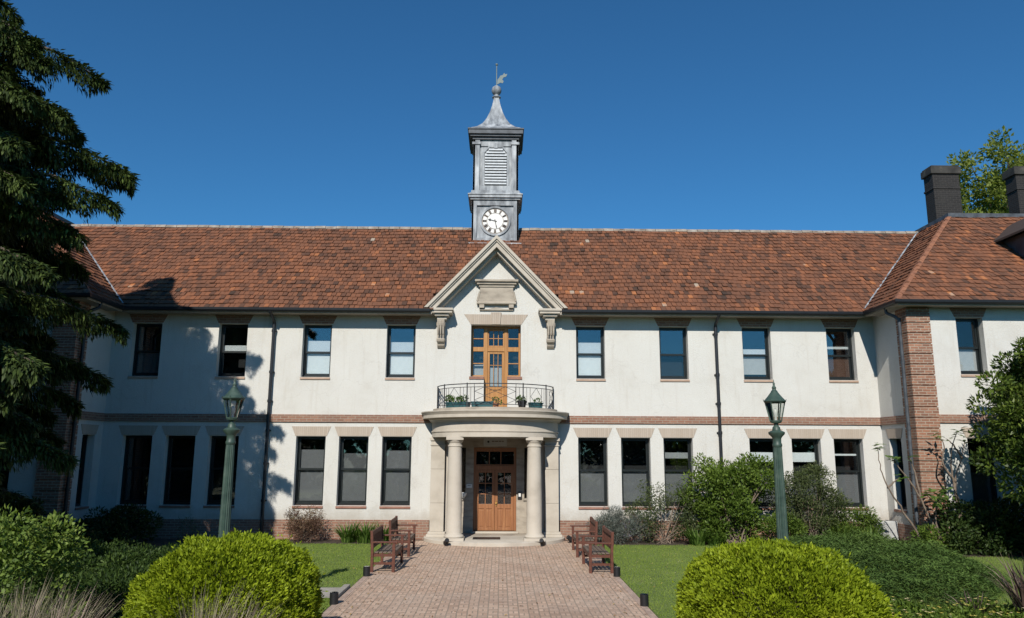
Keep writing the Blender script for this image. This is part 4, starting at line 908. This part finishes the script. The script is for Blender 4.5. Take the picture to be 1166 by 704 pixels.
# juniper bank, right
def juniper():
    poly = np.array([(5.4,-10.9),(8.4,-10.4),(10.5,-8.0),(11.3,-6.0),(11.6,-4.6),(11.9,-3.1),(11.6,-2.3),(9.6,-1.75),(7.6,-1.8),(7.0,-3.5),(5.8,-6.5),(5.2,-9)])
    n = 90000; P = RNG.uniform((5,-11.2),(13.8,-1.6),(n*2,2)); x, y = P[:,0], P[:,1]; ins = np.zeros(len(P), bool); k = len(poly)
    dist = np.full(len(P), 9.)
    for i in range(k):
        (x1, y1), (x2, y2) = poly[i], poly[(i+1) % k]
        c = ((y1 > y) != (y2 > y)) & (x < (x2-x1)*(y-y1)/(y2-y1+1e-12) + x1); ins ^= c
        t = np.clip(((x-x1)*(x2-x1)+(y-y1)*(y2-y1))/((x2-x1)**2+(y2-y1)**2), 0, 1); dist = np.minimum(dist, np.hypot(x-x1-t*(x2-x1), y-y1-t*(y2-y1)))
    P = P[ins]; dist = dist[ins]; x, y = P[:,0], P[:,1]; n = len(P)
    lump = .5+.5*np.sin(x*2.3+1.0*np.sin(y*1.7))*np.sin(y*2.6+.8*np.sin(x*2.1)); f2 = .5+.5*np.sin(x*6.1+2*np.sin(y*3))*np.sin(y*5.7)
    hgt = np.clip(dist/.9, 0, 1)**.6*(.14 + .34*lump + .16*f2 + .13*(.5+.5*np.sin(x*11+3*np.sin(y*4))*np.sin(y*10.3+x*2)))*np.clip(1.15-(x-7)*.10, .42, 1)
    z = hgt*(1-.5*RNG.random(n)**2.5) + .10*(RNG.random(n) < .10)*RNG.random(n)
    dist2 = dist + RNG.normal(0,.06,n)
    a = RNG.random(n)*2*PI; d = np.stack([np.cos(a)*.9, np.sin(a)*.9-.15, RNG.uniform(-.1,.55,n)], 1)
    V = leaf_quads(np.stack([x,y,z],1), d, np.stack([RNG.normal(0,.3,n),RNG.normal(0,.3,n),np.ones(n)],1), .10*(.5+1.1*RNG.random(n)**2), .022*(.6+.8*RNG.random(n)))
    o = mesh_quads('juniper', V, .34*lump + .16*f2 + .42*RNG.random(n) - .02, jun_m); tag(o, 'low dark green juniper ground cover spreading below the brick pier', 'ground cover', None, 'stuff')
juniper()
strap_clump('spiky clump of bronze blades at the right edge of the photo, before the lawn', (8.55,-11.6,0), 170, .25, 1.12, .04, purple_m, 'flax_plant', lean=(.1,.75), segs=4)
strap_clump('small spiky bronze clump just left of the large bronze one', (7.75,-11.3,0), 45, .15, .55, .03, purple_m, 'flax_plant', lean=(.2,.9))
# yellow flowering ground cover at the near right
def flowers():
    n = 9000; x = RNG.uniform(5.3,9.4,n); y = RNG.uniform(-12.3,-11.0,n) + (x-7)*.04; z = .10 + .09*np.sin(x*5)*np.sin(y*6) + .12*RNG.random(n)
    V = leaf_quads(np.stack([x,y,z],1), rdir(n)+np.array([0,0,.6]), rdir(n)+np.array([0,0,1]), .075, .03)
    o = mesh_quads('flowering_cover', V, RNG.random(n), bush_m); tag(o, 'low green ground cover with small yellow flowers in the near right bed', 'ground cover', None, 'stuff')
    m = 150; x = RNG.uniform(5.3,9.4,m); y = RNG.uniform(-12.2,-11.0,m); P = np.repeat(np.stack([x,y,.26+.09*np.sin(x*5)*np.sin(y*6)+.04*RNG.random(m)],1), 5, 0); k = len(P)
    a = np.tile(np.arange(5)*2*PI/5, m); V = leaf_quads(P, np.stack([np.cos(a),np.sin(a),np.full(k,.45)],1), np.tile([0,0,1.],(k,1)), .035, .024)
    mesh_quads('petals', V, np.repeat(RNG.random(m),5), yellow_m, o)
flowers()
# right hand leafy tree by the wing, with the shaded shrubs under it
def leafy_tree(name, label, loc, trunk, crown_c, rad, nc, cr, per, L, W, mat, limbs=10, cat='tree', shell=.6, group=None, inner=.45, tr=.12):
    T = thing(name, label, cat, loc, 0, group); rx, ry, rz_ = rad; cs = []
    for _ in range(nc):
        o = rdir(1)[0]; q = shell+(1-shell)*RNG.random() if RNG.random() < .75 else RNG.random()**.4; cs.append(np.array(crown_c)+o*np.array([rx,ry,rz_])*q)
    V, r_ = clump_leaves(cs, [cr*RNG.uniform(.6,1.25) for _ in cs], per, L, W, .7, inner); mesh_quads('crown', V, r_, mat, T)
    m = MB(); top = Vector((crown_c[0]*.9, crown_c[1]*.9, crown_c[2])); m.tube([(0,0,0), (.04,.02,trunk*.5), (top.x*.5, top.y*.5, trunk), top], [tr, tr*.85, tr*.7, tr*.3], 10)
    for k in range(limbs):
        c = Vector(cs[k]); s_ = Vector((top.x*.5, top.y*.5, trunk)); m.tube([s_, s_.lerp(c,.5)+Vector((0,0,.1*rz_)), c], [tr*.5, tr*.3, tr*.08], 6)
    m.build('trunk', bark, T); return T
mag_m = M_rnd('glossy_leaves', [(0, (.02,.035,.008)), (.4, (.06,.098,.018)), (.7, (.13,.185,.03)), (.9, (.22,.26,.055)), (1, (.24,.15,.07))], .4, .2, (1,1.1,.4), nscale=1.5, nmix=.3, spec=.22)
leafy_tree('broadleaf_tree', 'dense glossy broadleaf tree before the right wing at the photo edge', (14.6,-4.9,0), 1.3, (0,0,3.35), (2.35,1.5,2.35), 175, .42, 2200, .13, .055, mag_m, 14)
leafy_tree('broadleaf_tree', 'glossy broadleaf tree just outside the right photo edge, nearer the viewer', (14.3,-8.6,0), 2.2, (0,0,4.5), (2.2,1.8,1.7), 90, .42, 1600, .14, .06, mag_m, 14)
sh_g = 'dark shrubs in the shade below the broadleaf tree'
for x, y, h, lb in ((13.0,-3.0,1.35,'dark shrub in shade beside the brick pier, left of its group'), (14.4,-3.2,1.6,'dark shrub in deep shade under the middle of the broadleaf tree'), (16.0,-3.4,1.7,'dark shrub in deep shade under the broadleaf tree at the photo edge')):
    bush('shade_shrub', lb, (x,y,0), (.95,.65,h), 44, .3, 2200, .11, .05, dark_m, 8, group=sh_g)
# bare limbed shrub in front of the pier (sparse large leaves at the twig ends)
def fig():
    T = thing('bare_shrub', 'sparse bare limbed shrub with a few big green leaves before the brick pier', 'shrub', (12.0,-2.75,0)); S = .0244
    X = lambda px: (px-571)*S - 12.0 + .17; Z = lambda py: 2.62 - (py-515)*S*1.0
    limbs = [[(1038,608),(1020,578),(1005,553),(997,532),(993,508)], [(1060,612),(1042,565),(1030,545),(1017,527),(1012,520)], [(1076,612),(1083,575),(1082,545),(1092,520),(1098,500)], [(1082,570),(1078,540),(1080,510),(1088,490)],
             [(1066,612),(1070,585),(1064,570),(1072,556)], [(1062,612),(1056,590),(1060,572),(1050,560)], [(1042,565),(1036,535),(1034,520)], [(1005,553),(1012,546),(1016,542)], [(1082,545),(1070,525),(1072,505),(1068,495)], [(1093,520),(1084,505),(1076,498)], [(1070,612),(1080,590),(1086,570)]]
    def smooth(P, k=5):
        Q = []; n_ = len(P)
        for i in range(n_-1):
            p0, p1, p2, p3 = (np.array(P[max(i-1,0)]), np.array(P[i]), np.array(P[i+1]), np.array(P[min(i+2,n_-1)]))
            for j in range(k):
                t = j/k; Q.append(tuple(.5*((2*p1)+(p2-p0)*t+(2*p0-5*p1+4*p2-p3)*t*t+(3*p1-p0-3*p2+p3)*t**3) + RNG.normal(0,.008,3)))
        return Q + [P[-1]]
    m = MB(); tips = []
    for L in limbs:
        dy = random.uniform(-.25,.25); pts = [(X(a)+random.gauss(0,.015), dy*i/len(L), max(0,Z(b))) for i, (a, b) in enumerate(L)]; pts = smooth(pts)
        m.tube(pts, [.032*(1-.75*i/(len(pts)-1)) for i in range(len(pts))], 7); tips.append(pts[-1])
    m.build('stems', twig_m, T)
    P, D = [], []
    for k, t in enumerate(tips):
        for q in range(15 if k in (0,1,3,4,5) else 7):
            P.append(np.array(t)+RNG.normal(0,.05,3)); a = RNG.random()*2*PI; D.append(np.array([math.cos(a), math.sin(a)-.3, RNG.uniform(-.2,.35)]))
    for q in range(48): P.append(np.array([X(1052), -.3, Z(562)])+RNG.normal(0,.12,3)); a = RNG.random()*2*PI; D.append(np.array([math.cos(a), math.sin(a)-.4, RNG.uniform(-.8,.1)]))
    for q in range(20): P.append(np.array([X(1072), -.1, Z(566)])+RNG.normal(0,.10,3)); a = RNG.random()*2*PI; D.append(np.array([math.cos(a), math.sin(a), RNG.uniform(-.4,.3)]))
    P = np.array(P); D = np.array(D); V = leaf_quads(P, D, np.tile([0,-.3,1.],(len(P),1))+rdir(len(P))*.3, .26*(.5+.7*RNG.random(len(P))), .10*(.6+.6*RNG.random(len(P)))); mesh_quads('leaves', V, RNG.random(len(P)), strap_m, T)
fig()
bush('low_bush', 'small leafy bush at the foot of the brick pier', (11.9,-2.75,0), (.5,.35,.65), 20, .17, 2600, .1, .03, bush_m, 6)
# tree standing behind the right wing
leafy_tree('spring_tree', 'light green tree rising behind the right wing roof and chimneys', (33,22,0), 12, (0,0,18.2), (5.2,4.4,4.9), 190, .7, 240, .26, .14, maple_m, 40, shell=.3, inner=.8, tr=.35)

# ---- left foreground
bush('leafy_shrub', 'loose mid green shrub at the left edge of the photo, in front', (-6.25,-14.0,0), (1.3,1.0,1.85), 80, .25, 3400, .065, .034, fresh_m, 24, inner=.6, stem_m=twig_m, stem_r=.012)
bush('leafy_shrub', 'low shrub before the loose green shrub at the bottom left corner', (-5.75,-15.6,0), (.9,.6,1.0), 46, .22, 3600, .055, .03, olive_m, 12, inner=.6, stem_m=twig_m, stem_r=.01)
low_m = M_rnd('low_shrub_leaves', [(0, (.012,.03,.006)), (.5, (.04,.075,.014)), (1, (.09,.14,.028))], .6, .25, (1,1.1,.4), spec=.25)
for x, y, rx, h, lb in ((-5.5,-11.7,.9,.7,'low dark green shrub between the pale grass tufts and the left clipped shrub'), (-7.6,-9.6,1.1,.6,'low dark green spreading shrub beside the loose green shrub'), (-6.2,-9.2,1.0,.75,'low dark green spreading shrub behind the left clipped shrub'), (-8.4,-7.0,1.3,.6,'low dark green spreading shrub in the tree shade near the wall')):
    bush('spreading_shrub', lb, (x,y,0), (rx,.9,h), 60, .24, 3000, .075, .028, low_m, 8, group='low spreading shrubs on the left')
gg = 'feathery fountain grass tufts in the near left bed'
for x, y, L, n, lb in ((-5.0,-15.2,1.25,520,'feathery pale grass tuft at the bottom left, left of the others'), (-4.6,-15.2,1.15,520,'feathery pale grass tuft against the left side of the clipped shrub'), (-5.3,-15.5,1.1,450,'feathery pale grass tuft lowest in the bottom left corner'),
                    (-3.02,-15.2,1.22,480,'feathery grey grass tuft before the left clipped shrub'), (-2.72,-15.35,1.1,340,'feathery grey grass tuft before the clipped shrub, nearest the path')):
    strap_clump(lb, (x,y,0), n, .16, L, .010, feather_m, 'fountain_grass', 'grass', gg, (.08,.7), 4, (.14,.0))
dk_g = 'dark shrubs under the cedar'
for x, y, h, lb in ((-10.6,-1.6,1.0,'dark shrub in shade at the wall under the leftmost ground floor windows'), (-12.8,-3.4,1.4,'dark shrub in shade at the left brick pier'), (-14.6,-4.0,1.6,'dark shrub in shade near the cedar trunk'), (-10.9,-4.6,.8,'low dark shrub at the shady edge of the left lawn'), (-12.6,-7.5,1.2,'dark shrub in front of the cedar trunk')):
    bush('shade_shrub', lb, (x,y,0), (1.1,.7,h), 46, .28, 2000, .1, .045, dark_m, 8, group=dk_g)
bush('bare_twig_bush', 'small bare twiggy bush in shade by the left wall', (-8.9,-.6,0), (.4,.3,.75), 24, .14, 700, .05, .02, olive_m, 24, stem_m=twig_m, inner=.9, stem_r=.01)

# ---- the big cedar
def cedar():
    bx, by = -13.0, -9.4
    T = thing('cedar_tree', 'huge dark cedar with drooping tiered branches at the left of the photo', 'tree', (bx,by,0))
    mt = MB(); mt.tube([(0,0,0),(.05,.0,4),(0,.05,8),(.05,0,12),(0,0,14.8)], [.55,.45,.34,.2,.05], 14); mt.build('trunk', bark, T)
    tiers = [(14.5,.6),(13.8,1.2),(13.1,1.9),(12.3,2.5),(11.3,3.2),(10.7,3.6),(10.2,4.95),(9.6,3.9),(9.1,4.4),(8.6,5.25),(8.1,4.6),(7.4,5.2),(6.9,5.5),(6.2,5.5),(5.5,5.2),(5.1,4.8),(4.8,5.5),(4.4,5.0),(4.0,5.6),(3.4,5.4),(2.9,5.2),(2.3,5.0),(1.7,4.6)]
    VV, RRr = [], []; mb = MB()
    for ti, (tz, rad) in enumerate(tiers):
        nb = 13 if rad > 3 else 8; a0 = RNG.random()*2*PI
        for b in range(nb):
            az_ = a0 + 2*PI*b/nb + RNG.normal(0,.24); az_ = (az_+PI) % (2*PI)-PI; L = rad*RNG.uniform(.72,1.0)
            if tz < 3 and abs(az_) > 2: L *= .8
            zt = tz + RNG.normal(0,.28); out = np.array([math.cos(az_), math.sin(az_), 0]); lat = np.array([-math.sin(az_), math.cos(az_), 0])
            curve = lambda t: (zt + .55 + .32*np.sin(t*PI*.8)*L*.35 - .62*t**3)
            pts = [tuple(out*L*t + np.array([0,0,float(curve(np.array(t)))])) for t in (0,.25,.5,.75,.97)]
            mb.tube(pts, [.09,.075,.055,.035,.012], 6)
            n = int((950*L + 350)*(.45 if 1.9 < az_ or az_ < -2.6 else 1.0)); t = .12+.88*RNG.random(n)**.75; wid = .80*np.sin(np.clip(t,0,1)*PI*.86+.28)*min(1, L/2.6); s_ = RNG.uniform(-1,1,n)
            # ragged branchlets: foliage gathers in combs along the limb
            comb = np.sin(t*L*7.5 + b)*.5+.5; s_ *= (.35+.65*comb)
            hang = RNG.random(n)**1.7*(.62+.45*comb)*np.minimum(1, 1.5*(1.15-t))
            p = out*(L*t)[:, None] + lat*(s_*wid)[:, None]; p[:, 2] = curve(t) - .25*np.abs(s_)*wid - hang + RNG.normal(0,.03,n)
            d = out*.45 + lat*(np.sign(s_)*.35)[:, None] + np.array([0,0,-1.])*(.35+1.1*(hang > .1))[:, None] + rdir(n)*.45
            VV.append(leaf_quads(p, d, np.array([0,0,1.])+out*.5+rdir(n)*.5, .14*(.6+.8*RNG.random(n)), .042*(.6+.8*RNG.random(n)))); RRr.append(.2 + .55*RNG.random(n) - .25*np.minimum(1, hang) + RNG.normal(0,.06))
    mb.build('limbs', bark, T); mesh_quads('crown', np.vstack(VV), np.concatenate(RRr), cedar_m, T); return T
ced = cedar()
dup(ced, (-22,-13,0), 2.1, 'unseen dark cedar added further left to block sky light')  # added out of view, keeps sky light off the left wing
dup(ced, (-19,-22.5,0), 4.0, 'unseen dark cedar added left of the viewer to block sky light')  # second unseen copy, added to deepen the shade on the left

# fallen leaves blown along the paving edges and the lawn
def litter():
    n = 420; side = RNG.choice([-1,1], n); x = np.where(RNG.random(n) < .6, side*(2.55-np.abs(RNG.normal(0,.25,n))), RNG.uniform(-2.5,2.5,n)); y = RNG.uniform(-13,-1.9,n); k = RNG.random(n) < .25
    x = np.where(k, side*RNG.uniform(2.8,8,n), x); z = np.where(k, .05, .02)
    a = RNG.random(n)*2*PI; V = leaf_quads(np.stack([x,y,z],1), np.stack([np.cos(a),np.sin(a),RNG.uniform(0,.3,n)],1), np.tile([0,0,1.],(n,1))+rdir(n)*.3, .055*(.5+RNG.random(n)), .03*(.6+.7*RNG.random(n)))
    m = M_rnd('dry_leaves', [(0, (.12,.06,.025)), (.5, (.30,.15,.05)), (1, (.50,.36,.14))], .8); o = mesh_quads('fallen_leaves', V, RNG.random(n), m); tag(o, 'scattered dry leaves on the brick path and lawn edges', 'leaves', None, 'stuff')
    n = 700; x = np.where(RNG.random(n) < .6, RNG.uniform(2.9,10,n), RNG.uniform(-8,-2.9,n)); y = RNG.uniform(-8.2,-1.5,n); a = RNG.random(n)*2*PI
    V = leaf_quads(np.stack([x,y,np.full(n,.055)],1), np.stack([np.cos(a),np.sin(a),.3*np.ones(n)],1), np.tile([0,0,1.],(n,1)), .03, .028); o = mesh_quads('lawn_daisies', V, RNG.random(n), yellow_m); tag(o, 'tiny pale yellow daisies dotted over the lawn', 'flowers', None, 'stuff')
litter()
# ------------------------------------------------------------------ lawn blades
def lawn():
    def area(x0, x1, y0, y1, n): return np.stack([RNG.uniform(x0,x1,n), RNG.uniform(y0,y1,n)], 1)
    P = np.vstack([area(-9.2,-2.72,-8.3,-1.2,52000), area(-3.6,-2.74,-11.4,-9.48,5000), area(2.73,10.5,-11.3,-1.3,78000), area(9.5,18,-8,-3.6,26000)]); n = len(P)
    a = RNG.random(n)*2*PI; h = RNG.uniform(.025,.055,n); p = np.column_stack([P, np.full(n,.003)]); d = np.stack([np.cos(a)*.45, np.sin(a)*.45, np.ones(n)],1)
    V = leaf_quads(p, d, np.stack([-np.sin(a), np.cos(a), np.full(n,.1)],1)+rdir(n)*.2, h, .009)
    o = mesh_quads('grass', V, .25+.6*RNG.random(n), blade_m); tag(o, 'short mown green lawn grass on both sides of the path', 'grass', None, 'stuff')
lawn()
# woodland across the grounds behind the viewer (seen in the panes)
def woodland():
    cs = [np.array([x + RNG.normal(0,1.5), -38 + RNG.normal(0,1.5), RNG.uniform(.8,5.6)]) for x in np.linspace(-50,50,110)]
    V, r_ = clump_leaves(cs, [RNG.uniform(1.6,2.4) for _ in cs], 60, .7, .45); o = mesh_quads('woodland', V, r_, dark_m); tag(o, 'dark belt of trees across the grounds behind the viewer', 'woodland', None, 'stuff')
woodland()
